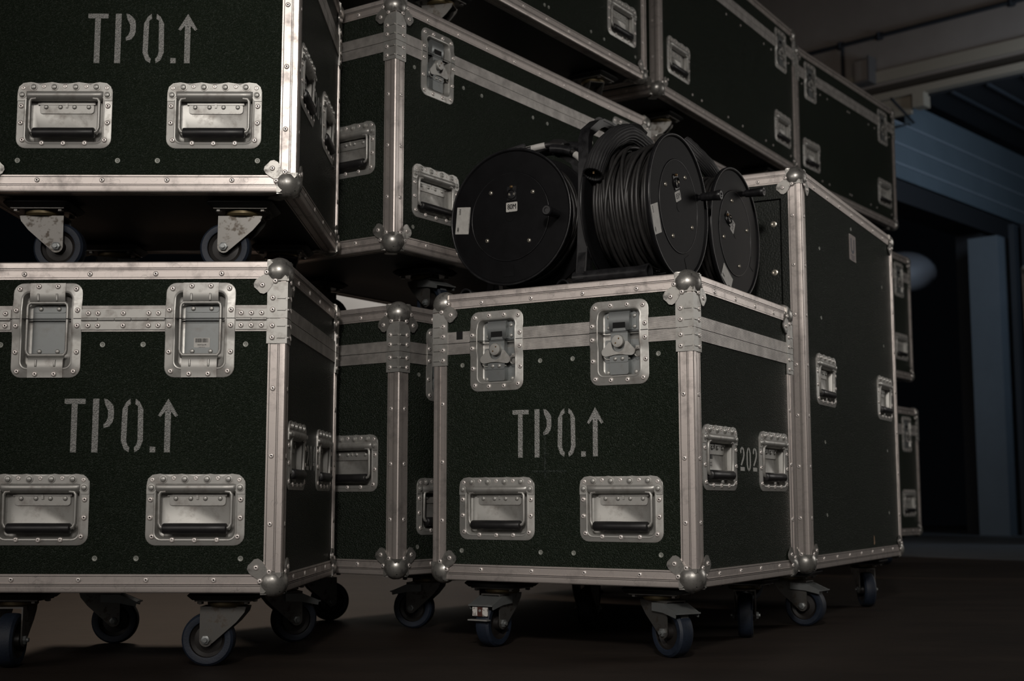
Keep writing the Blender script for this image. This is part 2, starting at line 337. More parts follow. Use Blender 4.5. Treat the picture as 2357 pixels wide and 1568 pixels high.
b.tube([(-.034, ST - .037, 0), (.034, ST - .037, 0)], .0030, 8); b.tube([(-.034, -ST + .042, 0), (.034, -ST + .042, 0)], .0030, 8); SBAIL = b.mesh('link_rod', ZINC, 60)
b = MB(); b.prism(rrect(.062, .014, .005, 3, 0, ST - .047), -.0130, -.0112); b.prism(rrect(.062, .014, .005, 3, 0, -ST + .050), -.0130, -.0112); b.prism(rrect(.064, .090, .002, 2, 0, 0), -.0135, -.0122); SPLATE = b.mesh('stay_backplate', ZINCD, 40)
S_SM = [(-.017, ST - .0065), (.0185, ST - .0065), (-.053, ST - .011), (.053, ST - .011), (-.0575, SSEAM + .0155), (.0575, SSEAM + .0155), (-.0575, SSEAM - .0135), (.0575, SSEAM - .0135), (-.0575, -ST + .0475), (.0575, -ST + .0475),
        (-.053, -ST + .0115), (.053, -ST + .0115), (-.0185, -ST + .0065), (.017, -ST + .0065)]
S_DOME = [(-.017, ST - .047), (.017, ST - .047), (-.017, -ST + .050), (.017, -ST + .050)]
# piano hinge --------------------------------------------------
def m_phinge(w):
    b = MB(); b.box((0, .0105, .0012), (w, .0165, .0022)); b.box((0, -.0105, .0012), (w, .0165, .0022))
    n = max(2, int(w / .028))
    for i in range(n):
        x0 = -w / 2 + w * i / n + .0006; x1 = -w / 2 + w * (i + 1) / n - .0006
        b.cyl((x0, 0, .002), (x1, 0, .002), .0036 - (i % 2) * .0003, 10)
    return b.mesh('piano_hinge', ZINC, 40)

# corner --------------------------------------------------
half = [(0, .038), (.017, .0375), (.0245, .0405), (.030, .050), (.036, .0585), (.043, .0625), (.050, .061), (.0545, .056)]
CLOV = [(0, .031)] + half + [(p[1], p[0]) for p in half[::-1]] + [(.031, 0)]
def m_corner(sx, sy, sz):
    b = MB(); S = Matrix.Diagonal((sx, sy, sz, 1)); c = .0193; r = .0282
    for ax in range(3):
        P = {0: Matrix(((1, 0, 0, 0), (0, 1, 0, 0), (0, 0, 1, 0), (0, 0, 0, 1))), 1: Matrix(((0, 0, 1, 0), (1, 0, 0, 0), (0, 1, 0, 0), (0, 0, 0, 1))), 2: Matrix(((0, 1, 0, 0), (0, 0, 1, 0), (1, 0, 0, 0), (0, 0, 0, 1)))}[ax]
        b.prism(CLOV, -.0026, .0004, S @ P)
    n = 20; L = []
    for i in range(1, 12):
        a = PI * i / 12; L.append([(c + r * math.sin(a) * math.cos(2 * PI * k / n), c + r * math.sin(a) * math.sin(2 * PI * k / n), c + r * math.cos(a)) for k in range(n)])
    b.loops(L, S, True, True)
    return b.mesh('corner_ball', BALLM, 45)
CORN = {(a, b_, c): m_corner(a, b_, c) for a in (-1, 1) for b_ in (-1, 1) for c in (-1, 1)}
C_RIV = [(.022, .0385), (.0385, .022), (.046, .046)]
# extrusion --------------------------------------------------
EP = [(.034, 0), (.0336, .0023), (.0306, .0023), (.0304, .0008), (.0297, .0008), (.0295, .0014), (.0178, .0014), (.0176, .0024), (.0160, .0024), (.0158, .0006), (.0150, .0006), (.0148, .0024), (.0132, .0024), (.0130, .0010), (.0122, .0010), (.0120, .0030), (.0045, .0030)]
EGR = [2, 3, 4, 8, 9, 10, 12, 13, 14]
def ex_section():
    A = [(d, .003 - h) for d, h in EP]; arcp = [(.0022, .0004), (.0004, .0022)]
    Bp = [(y, x) for (x, y) in A[::-1]]
    return A + arcp + Bp + [(.006, .034), (.006, .006), (.034, .006)]
EXS = ex_section(); NEP = len(EP)
GRI = set(EGR) | {NEP + 2 + (NEP - 2 - i) for i in EGR}
def m_extr(axis, s1, s2, dims, a0, a1):
    """edge along axis at corner signs s1,s2 of the other two axes (case coordinates, z from 0..H)"""
    W, D, H = dims; b = MB(); L = []
    for t in (a0, a1):
        l = []
        for (p, q_) in EXS:
            if axis == 2: l.append((s1 * (W / 2 - p), s2 * (D / 2 - q_), t))
            elif axis == 0: l.append((t, s1 * (D / 2 - p), (H - q_) if s2 > 0 else q_))
            else: l.append((s1 * (W / 2 - p), t, (H - q_) if s2 > 0 else q_))
        L.append(l)
    b.loops(L, None, True, True)
    for i in range(len(EXS)):
        if i in GRI: b.mi[i] = 1
    return b.mesh('edge_extrusion', [ALU, GROOVE], 25)
def grid_panel(x0, x1, y0, y1, holes, th=.009):
    """flat board in face coordinates (front at z=0) with rectangular cut-outs"""
    xs = sorted({x0, x1} | {v for h in holes for v in (h[0], h[1])}); ys = sorted({y0, y1} | {v for h in holes for v in (h[2], h[3])})
    b = MB()
    inside = lambda x, y: any(h[0] < x < h[1] and h[2] < y < h[3] for h in holes)
    for i in range(len(xs) - 1):
        for j in range(len(ys) - 1):
            if inside((xs[i] + xs[i + 1]) / 2, (ys[j] + ys[j + 1]) / 2): continue
            b.add([(xs[i], ys[j], 0), (xs[i + 1], ys[j], 0), (xs[i + 1], ys[j + 1], 0), (xs[i], ys[j + 1], 0)], [[0, 1, 2, 3]])
            b.add([(xs[i], ys[j], -th), (xs[i + 1], ys[j], -th), (xs[i + 1], ys[j + 1], -th), (xs[i], ys[j + 1], -th)], [[3, 2, 1, 0]])
    for (a, c) in [((x0, y0), (x1, y0)), ((x1, y0), (x1, y1)), ((x1, y1), (x0, y1)), ((x0, y1), (x0, y0))]:
        b.add([(*a, 0), (*c, 0), (*c, -th), (*a, -th)], [[0, 1, 2, 3]])
    return b
# stencil glyphs, 1 unit = 1 m, top-left origin (x right, y down)
def stroke(b, poly): b.prism([(x, -y) for x, y in poly], 0, .00025)
def arcband(b, cx, cy, rx, ry, a0, a1, t, n=8):
    o = [(cx + rx * math.cos(math.radians(a0 + (a1 - a0) * i / n)), cy - ry * math.sin(math.radians(a0 + (a1 - a0) * i / n))) for i in range(n + 1)]
    i_ = [(cx + (rx - t) * math.cos(math.radians(a0 + (a1 - a0) * i / n)), cy - (ry - t) * math.sin(math.radians(a0 + (a1 - a0) * i / n))) for i in range(n + 1)]
    for k in range(n): stroke(b, [o[k], o[k + 1], i_[k + 1], i_[k]])
def R_(b, x0, y0, x1, y1): stroke(b, [(x0, y0), (x1, y0), (x1, y1), (x0, y1)])
b = MB()
R_(b, 0, 0, .039, .0095); R_(b, .0135, .0095, .0245, .099)            # T
R_(b, .053, 0, .0645, .099)                                           # P stem
stroke(b, [(.0735, 0), (.079, .001), (.0865, .007), (.0755, .0105)]); stroke(b, [(.0865, .007), (.091, .013), (.0925, .021), (.0815, .022), (.0755, .0105)])
stroke(b, [(.0925, .021), (.0925, .036), (.0815, .035), (.0815, .022)]); stroke(b, [(.0925, .036), (.090, .044), (.079, .042), (.0815, .035)]); stroke(b, [(.090, .044), (.085, .051), (.0745, .054), (.0735, .048), (.079, .042)])
for s_ in (1, -1):                                                     # O, two halves
    X = lambda x: .1275 + s_ * x
    for pl in ([(.005, 0), (.0125, .006), (.0095, .014), (.004, .010)], [(.0125, .006), (.0195, .020), (.0095, .022), (.0095, .014)], [(.0195, .020), (.0205, .078), (.0105, .077), (.0095, .022)], [(.0205, .078), (.0145, .093), (.008, .086), (.0105, .077)], [(.0145, .093), (.0055, .099), (.004, .090), (.008, .086)]):
        stroke(b, [(X(x), y) for x, y in pl])
R_(b, .161, .0885, .1715, .099)                                        # full stop
R_(b, .1875, .022, .1985, .099); stroke(b, [(.193, 0), (.2115, .031), (.2070, .034), (.1985, .024), (.193, .021)]); stroke(b, [(.193, 0), (.193, .021), (.1875, .024), (.179, .034), (.1745, .031)])
STEN = b.mesh('stencil_lettering', PAINT, 0)
def digit(b, ch, ox, w=.027, h=.05):
    P = lambda pts: stroke(b, [(ox + x * w, y * h) for x, y in pts])
    if ch == '0':
        for s_ in (0, 1):
            X = (lambda x: x) if s_ == 0 else (lambda x: 1 - x)
            P([(X(.44), 0), (X(.22), .07), (X(.34), .16), (X(.44), .10)]); P([(X(.22), .07), (X(.06), .25), (X(.28), .27), (X(.34), .16)]); P([(X(.06), .25), (X(.06), .75), (X(.28), .73), (X(.28), .27)])
            P([(X(.06), .75), (X(.22), .93), (X(.34), .84), (X(.28), .73)]); P([(X(.22), .93), (X(.44), 1), (X(.44), .90), (X(.34), .84)])
    elif ch == '2':
        P([(.40, 0), (.18, .06), (.30, .13), (.40, .10)]); P([(.18, .06), (.06, .20), (.12, .28), (.28, .26), (.30, .13)])
        P([(.50, 0), (.80, .06), (.66, .14), (.50, .10)]); P([(.80, .06), (.94, .22), (.94, .34), (.72, .34), (.66, .14)]); P([(.94, .34), (.80, .52), (.58, .46), (.72, .34)]); P([(.80, .52), (.34, .78), (.12, .76), (.58, .46)])
        P([(.08, .84), (.94, .84), (.94, 1), (.08, 1)])
    elif ch == '4':
        P([(.56, 0), (.80, 0), (.80, 1), (.56, 1)]); P([(.50, .05), (.50, .30), (.26, .66), (.06, .66)]); P([(.06, .68), (.50, .68), (.50, .80), (.06, .80)]); P([(.84, .68), (.96, .68), (.96, .80), (.84, .80)])
    elif ch == '3':
        P([(.42, 0), (.14, .08), (.10, .24), (.30, .24), (.34, .12), (.42, .10)]); P([(.50, 0), (.84, .10), (.90, .28), (.66, .28), (.60, .13), (.50, .10)]); P([(.90, .28), (.78, .46), (.50, .48), (.50, .40), (.66, .36), (.66, .28)])
        P([(.78, .50), (.92, .66), (.68, .70), (.62, .56), (.50, .54), (.50, .48)]); P([(.92, .66), (.90, .84), (.56, 1), (.54, .90), (.68, .82), (.68, .70)]); P([(.46, 1), (.14, .90), (.08, .74), (.30, .74), (.34, .86), (.46, .90)])
def m_num(s):
    b = MB()
    for i, ch in enumerate(s): digit(b, ch, i * .037)
    return b.mesh('case_number', PAINT2, 0)

# caster --------------------------------------------------
b = MB(); b.box((0, 0, -.008), (.130, .116, .016), bev=.012); CBLOCK = b.mesh('caster_block', BLK, 40)
b = MB(); b.box((0, 0, -.0175), (.104, .086, .003))
for sx in (-1, 1):
    for sy in (-1, 1): b.lathe([(.006, -.019), (.006, -.0235), (.003, -.0245)], 6, T(sx * .043, sy * .034), cap1=True)
CPLATE = b.mesh('caster_plate', FORK, 40)
b = MB(); b.lathe([(.034, -.019), (.037, -.021), (.037, -.026), (.033, -.030)], 24, cap0=True, cap1=True); CRACE = b.mesh('swivel_race', RACE, 40)
TRAIL = .034; AX = -.0905
b = MB()
chk = [(-.040, -.030), (-.037, -.040), (-.022, -.058), (TRAIL - .012, AX - .006)] + arc(TRAIL, AX, .0125, 210, 370, 8) + [(.046, -.030)]
for sy in (-1, 1): b.prism(chk, -.0013, .0013, T(0, sy * .0225, 0) @ RX(PI / 2))
b.prism([(-.038, -.0235), (-.030, -.024), (.046, -.0235), (.046, .0235), (-.030, .024), (-.038, .0235)], -.0325, -.0295)
CFORK = b.mesh('fork', FORK, 40)
b = MB(); Mw = T(TRAIL, 0, AX) @ RX(PI / 2)
b.lathe([(.0335, -.0155), (.036, -.0165), (.0445, -.0165), (.0485, -.012), (.0495, -.004), (.0495, .004), (.0485, .012), (.0445, .0165), (.036, .0165), (.0335, .0155)], 40, Mw); CTYRE = b.mesh('tyre', TYRE, 30)
b = MB(); b.lathe([(.0335, -.0155), (.0325, -.010), (.026, -.006), (.014, -.008), (.012, -.018), (.005, -.0185)], 28, Mw, cap1=True); b.lathe([(.0335, .0155), (.0325, .010), (.026, .006), (.014, .008), (.012, .018), (.005, .0185)], 28, Mw, cap1=True); CHUB = b.mesh('wheel_hub', HUB, 30)
b = MB(); b.lathe([(.0075, -.0290), (.0085, -.0285), (.0085, -.0240)], 6, Mw, cap0=True); b.cyl((TRAIL, -.024, AX), (TRAIL, .024, AX), .004, 10); b.cyl((TRAIL, .024, AX), (TRAIL, .033, AX), .0042, 10); b.lathe([(.0085, .0240), (.0085, .0285), (.0065, .0295)], 6, Mw, cap1=True); b.cyl((TRAIL, -.033, AX), (TRAIL, -.024, AX), .0042, 10)
CAXLE = b.mesh('axle_bolt', ZINCD, 40)
b = MB()
for sy in (-1, 1): b.prism([(.006, -.034), (.044, -.034), (.082, -.050), (.080, -.060), (.042, -.052), (.006, -.050)], -.0010, .0010, T(0, sy * .0285, 0) @ RX(PI / 2))
b.add([(.010, -.0285, -.0345), (.010, .0285, -.0345), (.044, .0285, -.0345), (.044, -.0285, -.0345), (.083, .0285, -.051), (.083, -.0285, -.051)], [[0, 1, 2, 3], [3, 2, 4, 5]])
b.box((.0835, 0, -.0515), (.004, .060, .003)); b.box((.060, 0, -.0385), (.016, .024, .003), RY(.38)); b.box((.072, 0, -.068), (.003, .018, .026))
CBRK = b.mesh('brake_pedal', ZINCD, 30)
b = MB(); b.box((.085, 0, -.064), (.0025, .038, .018)); b.m = 1; b.box((.0866, 0, -.064), (.001, .012, .019)); b.m = 2; b.box((.088, -.001, -.081), (.014, .048, .0025), RY(.5) if False else None); b.m = 2; b.lathe([(.0035, 0), (.002, .002)], 8, T(.0868, 0, -.062) @ RY(PI / 2), cap1=True)
CPED = b.mesh('pedal_plate', [PEDW, RUST, ZINC], 30)
def caster(parent, x, y, ang, brake=False, white=False, name='caster'):
    c = put(name, CBLOCK, parent, T(x, y, 0) @ RZ(0))
    R = RZ(ang)
    put('caster_plate', CPLATE, c); put('swivel_race', CRACE, c)
    put('fork', CFORK, c, R); put('tyre', CTYRE, c, R); put('wheel_hub', CHUB, c, R); put('axle_bolt', CAXLE, c, R)
    if brake: put('brake_pedal', CBRK, c, R)
    if white: put('pedal_plate', CPED, c, R)
    return c

BX = lambda d: MB().box((0, 0, 0), d)
# ------------------------------------------------------------ the flight case
def make_case(name, label, W, D, corner, yaw, z0, H=.61, front=(), side=(), casters=(), hi=True, group=None, lid=True, sten=False, num=None, hinges=False,
              screws_f=(), screws_s=(), door=False, cover_faces=('F', 'S')):
    rz = yaw - PI / 2
    R = Matrix.Rotation(rz, 3, 'Z')
    ctr = Vector((corner[0], corner[1], 0)) + R @ Vector((-W / 2, D / 2, 0))
    t = root(name, label, 'flight case', (ctr.x, ctr.y, z0), rz, group)
    FM = {'F': Matrix(((1, 0, 0, 0), (0, 0, -1, -D / 2), (0, 1, 0, 0), (0, 0, 0, 1))), 'S': Matrix(((0, 0, 1, W / 2), (1, 0, 0, 0), (0, 1, 0, 0), (0, 0, 0, 1))),
          'B': Matrix(((-1, 0, 0, 0), (0, 0, 1, D / 2), (0, 1, 0, 0), (0, 0, 0, 1))), 'L': Matrix(((0, 0, -1, -W / 2), (-1, 0, 0, 0), (0, 1, 0, 0), (0, 0, 0, 1)))}
    fw = {'F': W, 'B': W, 'S': D, 'L': D}
    low = MB()
    def rivs(parent, M, pts, me=RIV, z=.002, nm='rivet', lm=None):
        for p in pts:
            zz = p[2] if len(p) > 2 else z
            if hi: put(nm, me, parent, T(p[0], p[1], zz))
            else: low.add(LOW.v, LOW.f, M @ T(p[0], p[1], zz))
    items = {'F': list(front), 'S': list(side), 'B': [], 'L': []}
    # boards
    for f in 'FSBL':
        hw = fw[f] / 2 - .002; holes = []
        for it in items[f]:
            x, y, k = it
            a, c = {'handle': (.0727, .0487), 'latch': (.0447, .0657), 'stay': (.0457, .0697)}[k]
            oy = -.0035 if k == 'handle' else 0
            holes.append((x - a, x + a, y - c + oy, y + c + oy))
        Mx = FM[f] @ T(0, 0, -.003)
        if door and f == 'F':
            put('front_frame_board', grid_panel(-hw, hw, .003, H - .003, [(-hw + .050, hw - .050, .050, H - .071)]).mesh('front_frame_board', LEATHER, 0), t, Mx)
            d = put('rack_door', BX((2 * (hw - .050) - .008, H - .071 - .050 - .008, .010)).mesh('rack_door', LEATHER, 0), t, Mx @ T(0, (H - .071 + .050) / 2, -.005))
            put('door_rebate', BX((2 * hw - .02, H - .05, .004)).mesh('door_rebate', GAP, 0), t, Mx @ T(0, H / 2, -.0125))
            for yy in [.85 - .122 * i for i in range(6)]: put('screw', BIGS, d, T(hw - .050 - .020, yy - (H - .071 + .050) / 2 + .0, .005))
            continue
        if not lid:
            put('side_board', grid_panel(-hw, hw, .003, H - .003, holes).mesh('side_board', PANEL, 0), t, Mx); continue
        hb = [(a, c, e, min(g, .502)) for (a, c, e, g) in holes if e < .502]; hl = [(a, c, max(e, .502), g) for (a, c, e, g) in holes if g > .502]
        put('body_board', grid_panel(-hw, hw, .003, .502, hb).mesh('body_board', PANEL, 0), t, Mx)
        put('lid_board', grid_panel(-hw, hw, .502, H - .003, hl).mesh('lid_board', PANEL, 0), t, Mx)
        # ribbed tongue-and-groove band
        segs = []; x = -hw + .030
        for h in sorted([h for h in holes if h[3] > .502]): segs.append((x, h[0] - .016)); x = h[1] + .016
        segs.append((x, hw - .030))
        for nm, za, zb in (('lid_band', .5026, .527), ('body_band', .478, .5016)):
            n = 13 if hi else 1
            for (xa, xb) in segs:
                b = MB()
                pr = [(za, 0)]
                for i in range(n):
                    p0 = za + (zb - za) * i / n; dd = (zb - za) / n
                    pr += [(p0 + dd * .1, .0025), (p0 + dd * .75, .0025), (p0 + dd * .85, .0019)] if n > 1 else [(p0, .0025), (p0 + dd, .0025)]
                pr.append((zb, 0))
                b.loops([[(xx, yy, zz) for (yy, zz) in pr] for xx in (xa, xb)], None, True, True)
                put(nm, b.mesh(nm, ALUB, 20), t, Mx)
    b = MB().box((0, 0, H - .007), (W - .006, D - .006, .008)); put('top_board', b.mesh('top_board', PANEL, 0), t)
    b = MB().box((0, 0, .007), (W - .006, D - .006, .008)); put('base_board', b.mesh('base_board', BLK, 0), t)
    # aluminium edges
    e = .026
    rz_list = []
    k = .1235
    for s1 in (-1, 1):
        for s2 in (-1, 1):
            v = put('edge_extrusion', m_extr(2, s1, s2, (W, D, H), e, H - e), t)
            hzx = put('edge_extrusion', m_extr(0, s1, s2, (W, D, H), -W / 2 + e, W / 2 - e), t)
            hzy = put('edge_extrusion', m_extr(1, s1, s2, (W, D, H), -D / 2 + e, D / 2 - e), t)
            zr = -.0018
            # vertical rivets on F and S faces
            nz = [.124 * i for i in range(1, 9) if .124 * i < (.43 if lid else H - .06)]
            if s2 == -1:
                for z in nz: rv(hi, low, v, FM['F'] @ T(s1 * (W / 2 - .0235), z, zr))
            if s1 == 1:
                for z in nz: rv(hi, low, v, FM['S'] @ T(s2 * (D / 2 - .0235), z, zr))
            if s1 == -1:
                nn = round(W / .122) - 1
                for i in range(1, nn + 1): rv(hi, low, hzx, FM['F'] @ T(-W / 2 + W * i / (nn + 1), .0235 if s2 < 0 else H - .0235, zr))
            if s1 == 1:
                nn = round(D / .122) - 1
                for i in range(1, nn + 1): rv(hi, low, hzy, FM['S'] @ T(-D / 2 + D * i / (nn + 1), .0235 if s2 < 0 else H - .0235, zr))
            for s3 in (-1, 1):
                c = put('corner_ball', CORN[(-s1, -s2, -s3)], t, T(s1 * W / 2, s2 * D / 2, H if s3 > 0 else 0))
                if s2 == -1:
                    for (p, q_) in C_RIV: rv(hi, low, c, Matrix.Translation((-s1 * p, -.0026, -s3 * q_)) @ RX(PI / 2), T(s1 * W / 2, s2 * D / 2, H if s3 > 0 else 0))
                if s1 == 1:
                    for (p, q_) in C_RIV: rv(hi, low, c, Matrix.Translation((.0026, -s2 * p, -s3 * q_)) @ RY(PI / 2), T(s1 * W / 2, s2 * D / 2, H if s3 > 0 else 0))
            if lid:
                for (za, zb) in ((.5026, .570), (.455, .5014)):
                    b = MB(); ow = .0368
                    poly = [(s1 * (W / 2 + .0014), s2 * (D / 2 + .0014)), (s1 * (W / 2 - ow), s2 * (D / 2 + .0014)), (s1 * (W / 2 - ow), s2 * (D / 2 - .002)), (s1 * (W / 2 - .0), s2 * (D / 2 - .0)), (s1 * (W / 2 - .002), s2 * (D / 2 - ow)), (s1 * (W / 2 + .0014), s2 * (D / 2 - ow))]
                    b.prism(poly, za, zb)
                    rows = [z for z in (.540, .518, .488, .466) if za < z < zb]
                    for z in rows:
                        b.box((s1 * (W / 2 - .010), s2 * (D / 2 + .0024), z), (.016, .0022, .0026)); b.box((s1 * (W / 2 + .0024), s2 * (D / 2 - .010), z), (.0022, .016, .0026))
                    c = put('lid_brace', b.mesh('lid_brace', ZINC, 40), t)
                    for z in rows:
                        if s2 == -1: rv(hi, low, c, FM['F'] @ T(s1 * (W / 2 - .0262), z, .0018))
                        if s1 == 1: rv(hi, low, c, FM['S'] @ T(s2 * (D / 2 - .0262), z, .0018))
    # recessed hardware
    for f in 'FS':
        for (x, y, kd) in items[f]:
            Mp = FM[f] @ T(x, y, -.003)
            if kd == 'handle':
                h = put('handle', HDISH, t, Mp); put('hinge_cover', HCOV, h); put('bail', HBAIL, h); put('grip', HGRIP, h, GRIPM); put('spring_plate', HPLATE, h)
                rivs(h, Mp, H_SM, RIVZ, .0036 if False else .0022); rivs(h, Mp, H_BIG, BIGR, .0036, 'ringed_rivet'); rivs(h, Mp, H_DOME, DOME, -.0118, 'dome_rivet')
            elif kd == 'latch':
                h = put('butterfly_latch', LDISH, t, Mp); put('keeper', LKEEP, h); put('keeper_slot', LSLOT, h); put('latch_body', LBASE, h)
                a = RZ(random.uniform(-.12, .12))
                put('turn_wing', LWING, h, T(0, LT - .088, .004) @ a); put('turn_knob', LKNOB, h, T(0, LT - .083, .0035)); put('padlock_ring', LRING, h, T(0, LT - .088, .0))
                rivs(h, Mp, [(p[0], p[1], .0022 + .0028 * (1 - ss((abs(p[1] - SEAM) - .024) / .006))) for p in L_SM], RIVZ); rivs(h, Mp, [(p[0], p[1], .003 if abs(p[0]) < .01 else -.012) for p in L_DOME], DOME, nm='dome_rivet')
            else:
                h = put('hinge_stay', SDISH, t, Mp); put('stay_tab', STAB[1], h); put('stay_tab', STAB[-1], h); put('link_rod', SBAIL, h); put('stay_backplate', SPLATE, h)
                rivs(h, Mp, [(p[0], p[1], .0032 if abs(p[0]) < .03 else .0022 + .0028 * (1 - ss((abs(p[1] - SSEAM) - .024) / .006))) for p in S_SM], RIVZ); rivs(h, Mp, S_DOME, DOME, -.0112, 'dome_rivet')
    for f, lst in (('F', screws_f), ('S', screws_s)):
        for (x, y) in lst:
            if hi: put('screw', SCREW, t, FM[f] @ T(x, y, -.003))
            else: low.add(LOW.v, LOW.f, FM[f] @ T(x, y, -.003))
    if low.v:
        o = put('rivets', low.mesh('rivets', RIVM, 0, False), t); o['kind'] = 'stuff'
    if sten: put('stencil_lettering', STEN, t, FM['F'] @ T(W / 2 - .4095, .3535, -.00295))
    if num: put('case_number', m_num(num), t, FM['S'] @ T(-D / 2 + .244, .278, -.00295))
    if hinges:
        for (x, w_) in hinges:
            h = put('piano_hinge', m_phinge(w_), t, FM['F'] @ T(x, .5005, -.0005))
            for sy in (-.0115, .0115):
                xs = [-w_ / 2 + .013, -w_ / 2 + .031, 0, w_ / 2 - .031, w_ / 2 - .013] if w_ > .1 else [-w_ / 2 + .010, 0, w_ / 2 - .010]
                for xx in xs: put('rivet', RIV, h, T(xx, sy, .0023))
    for c in casters: caster(t, *c)
    t['_'] = 0; del t['_']
    return t, FM
def rv(hi, low, parent, M, extra=None):
    if hi: put('rivet', RIV, parent, M)
    else: low.add(LOW.v, LOW.f, (extra @ M) if extra is not None else M)
b = MB(); b.lathe([(.0080, -.0003), (.0078, .0012), (.0050, .0022), (.0026, .0018), (.0018, .0006)], 14, cap1=True); b.box((0, 0, .0016), (.0012, .008, .0012)); BIGS = b.mesh('screw', SCRB, 60)

# layouts shared by the small (60 cm) and the long (122 cm) case, in face coordinates
def small_front(kind, W=.607): return [(W / 2 - .1605, .150, 'handle'), (W / 2 - .4475, .150, 'handle'), (W / 2 - .1610, .481, kind), (W / 2 - .448, .481, kind)]
def small_side(D): return [(-D / 2 + .132, .251, 'handle'), (-D / 2 + .447, .251, 'handle')]
def scr_front(W): return [(W / 2 - u, z) for z in (.454, .062) for u in (.076, .267, .343, .534)]
def long_side(D): return [(-D / 2 + .1645, .481, 'latch'), (D / 2 - .1645, .481, 'latch'), (-D / 2 + .160, .153, 'handle'), (D / 2 - .160, .153, 'handle')]
def scr_long(D): return [(s * (D / 2 - u), z) for z in (.454, .062) for u in (.074, .272, .351, .589 if D > 1 else .5) for s in (-1, 1)]
DG = math.radians
# ---- left pair
W, D = .618, .605
A, FA = make_case('flight_case', 'green flight case at lower left with two silver hinge stays and side number 204', W, D, (-.417, 2.429), DG(88.5), .14, front=small_front('stay', .618), side=small_side(D), sten=True, num='204',
    hinges=[(W / 2 - .3045, .157), (W / 2 - .0655, .058), (W / 2 - .5445, .058)], screws_f=scr_front(W),
    casters=[(W / 2 - .120, -D / 2 + .10, DG(180)), (-W / 2 + .100, -D / 2 + .10, DG(-86)), (-W / 2 + .130, D / 2 - .13, DG(8), True), (W / 2 - .105, D / 2 - .10, DG(28), True)])
D = .645
B, FB = make_case('flight_case', 'green flight case on top of the case numbered 204, wheels standing on its lid', W, D, (-.411, 2.472), DG(90.4), .89, front=small_front('stay', .618), side=small_side(.605 + .04), sten=True, num='203',
    screws_f=scr_front(W), casters=[(W / 2 - .118, -D / 2 + .10, DG(180)), (-W / 2 + .106, -D / 2 + .10, DG(0)), (-W / 2 + .115, D / 2 - .10, DG(20), True), (W / 2 - .115, D / 2 - .10, DG(120), True)])
# ---- middle stack, long cases
LD = 1.22
cl = lambda D, a, a2, W=.60, back=.25: [(W / 2 - .125, -D / 2 + .26, a, True), (-W / 2 + .115, -D / 2 + .25, a2), (-W / 2 + .115, D / 2 - back, a2 + 1), (W / 2 - .115, D / 2 - back, a + 2, True)]
C_, FC = make_case('flight_case', 'long green flight case standing on the floor behind and between cases 204 and 202', .60, LD, (-.255, 2.973), DG(54.2), .14, front=small_side(.60), side=long_side(LD), screws_s=scr_long(LD), casters=cl(LD, DG(-160), DG(60)))
D_, FD = make_case('flight_case', 'long green flight case on the middle stack, right behind the three cable reels', .60, LD + .03, (-.275, 3.029), DG(55.4), .89, front=small_side(.60), side=long_side(LD + .03), screws_s=scr_long(LD + .03), casters=cl(LD, DG(-12), DG(60)))
# ---- front right case carrying the reels
W, D = .607, .585
E_, FE = make_case('flight_case', 'green flight case numbered 202 with two butterfly latches, carrying three cable reels', W, D, (.352, 2.549), DG(59.4), .14, front=small_front('latch'), side=small_side(D), sten=True, num='202',
    screws_f=scr_front(W), casters=[(W / 2 - .118, -D / 2 + .095, DG(-28), True), (-W / 2 + .115, -D / 2 + .10, DG(-92), True, True), (-W / 2 + .115, D / 2 - .10, DG(105)), (W / 2 - .090, D / 2 - .10, DG(110))])
# ---- tall rack case
W, D, H = .55, 1.0, .985
F_, FF = make_case('rack_case', 'tall green rack case with a screwed front door, right behind case 202', W, D, (.714, 3.206), DG(61.5), .14, H=H, side=[(-D / 2 + .193, .470, 'handle'), (-D / 2 + .839, .467, 'handle')], lid=False, door=True,
    screws_s=[(-D / 2 + u, z) for u, z in [(.165, .81), (.85, .806), (.165, .63), (.85, .627), (.17, .313), (.854, .313), (.17, .13), (.85, .13), (.496, .92)]],
    casters=[(W / 2 - .080, -D / 2 + .11, DG(-5), True), (W / 2 - .075, D / 2 - .20, DG(-60)), (-W / 2 + .1, -D / 2 + .1, DG(60)), (-W / 2 + .1, D / 2 - .2, DG(60))])
# ---- upper row and the stacks that carry it
cg = lambda D: [(.185, -D / 2 + .25, DG(200), False), (.185, D / 2 - .15, DG(140)), (-.185, -D / 2 + .25, DG(50)), (-.185, D / 2 - .15, DG(70))]
G_, _ = make_case('flight_case', 'green flight case at the top of the middle stack, cut off by the upper edge', .60, 1.20, (-.233, 3.124), DG(56.2), 1.64, front=small_side(.6), side=long_side(1.2), screws_s=scr_long(1.2), casters=cg(1.2), hi=True)
H_, _ = make_case('flight_case', 'green flight case in the upper row, between the other two top cases', .60, 1.317, (.484, 4.223), DG(58.1), 1.64, front=small_side(.6), side=long_side(1.317), screws_s=scr_long(1.317), casters=cg(1.317), hi=False)
I_, _ = make_case('flight_case', 'green flight case at the far end of the upper row, beside the blue-grey door', .60, 1.199, (1.21, 5.487), DG(54), 1.64, side=long_side(1.2), screws_s=scr_long(1.2), casters=cg(1.2), hi=False)
bst = 'green cases under the upper row'
make_case('flight_case', 'green flight case under the upper row, its top rail showing behind the reels', .60, 1.28, (.50, 4.235), DG(57.5), .89, casters=cg(1.28), hi=False)
make_case('flight_case', 'green flight case on the floor, almost hidden behind case 202 and the rack case', .60, 1.28, (.50, 4.235), DG(57.5), .14, side=long_side(1.28), casters=cg(1.28), hi=False)
make_case('flight_case', 'dark case edge beside the tall rack case, upper of the two in the far stack', .60, 1.22, (1.27, 5.50), DG(54.5), .89, side=long_side(1.22), casters=cg(1.22), hi=False)
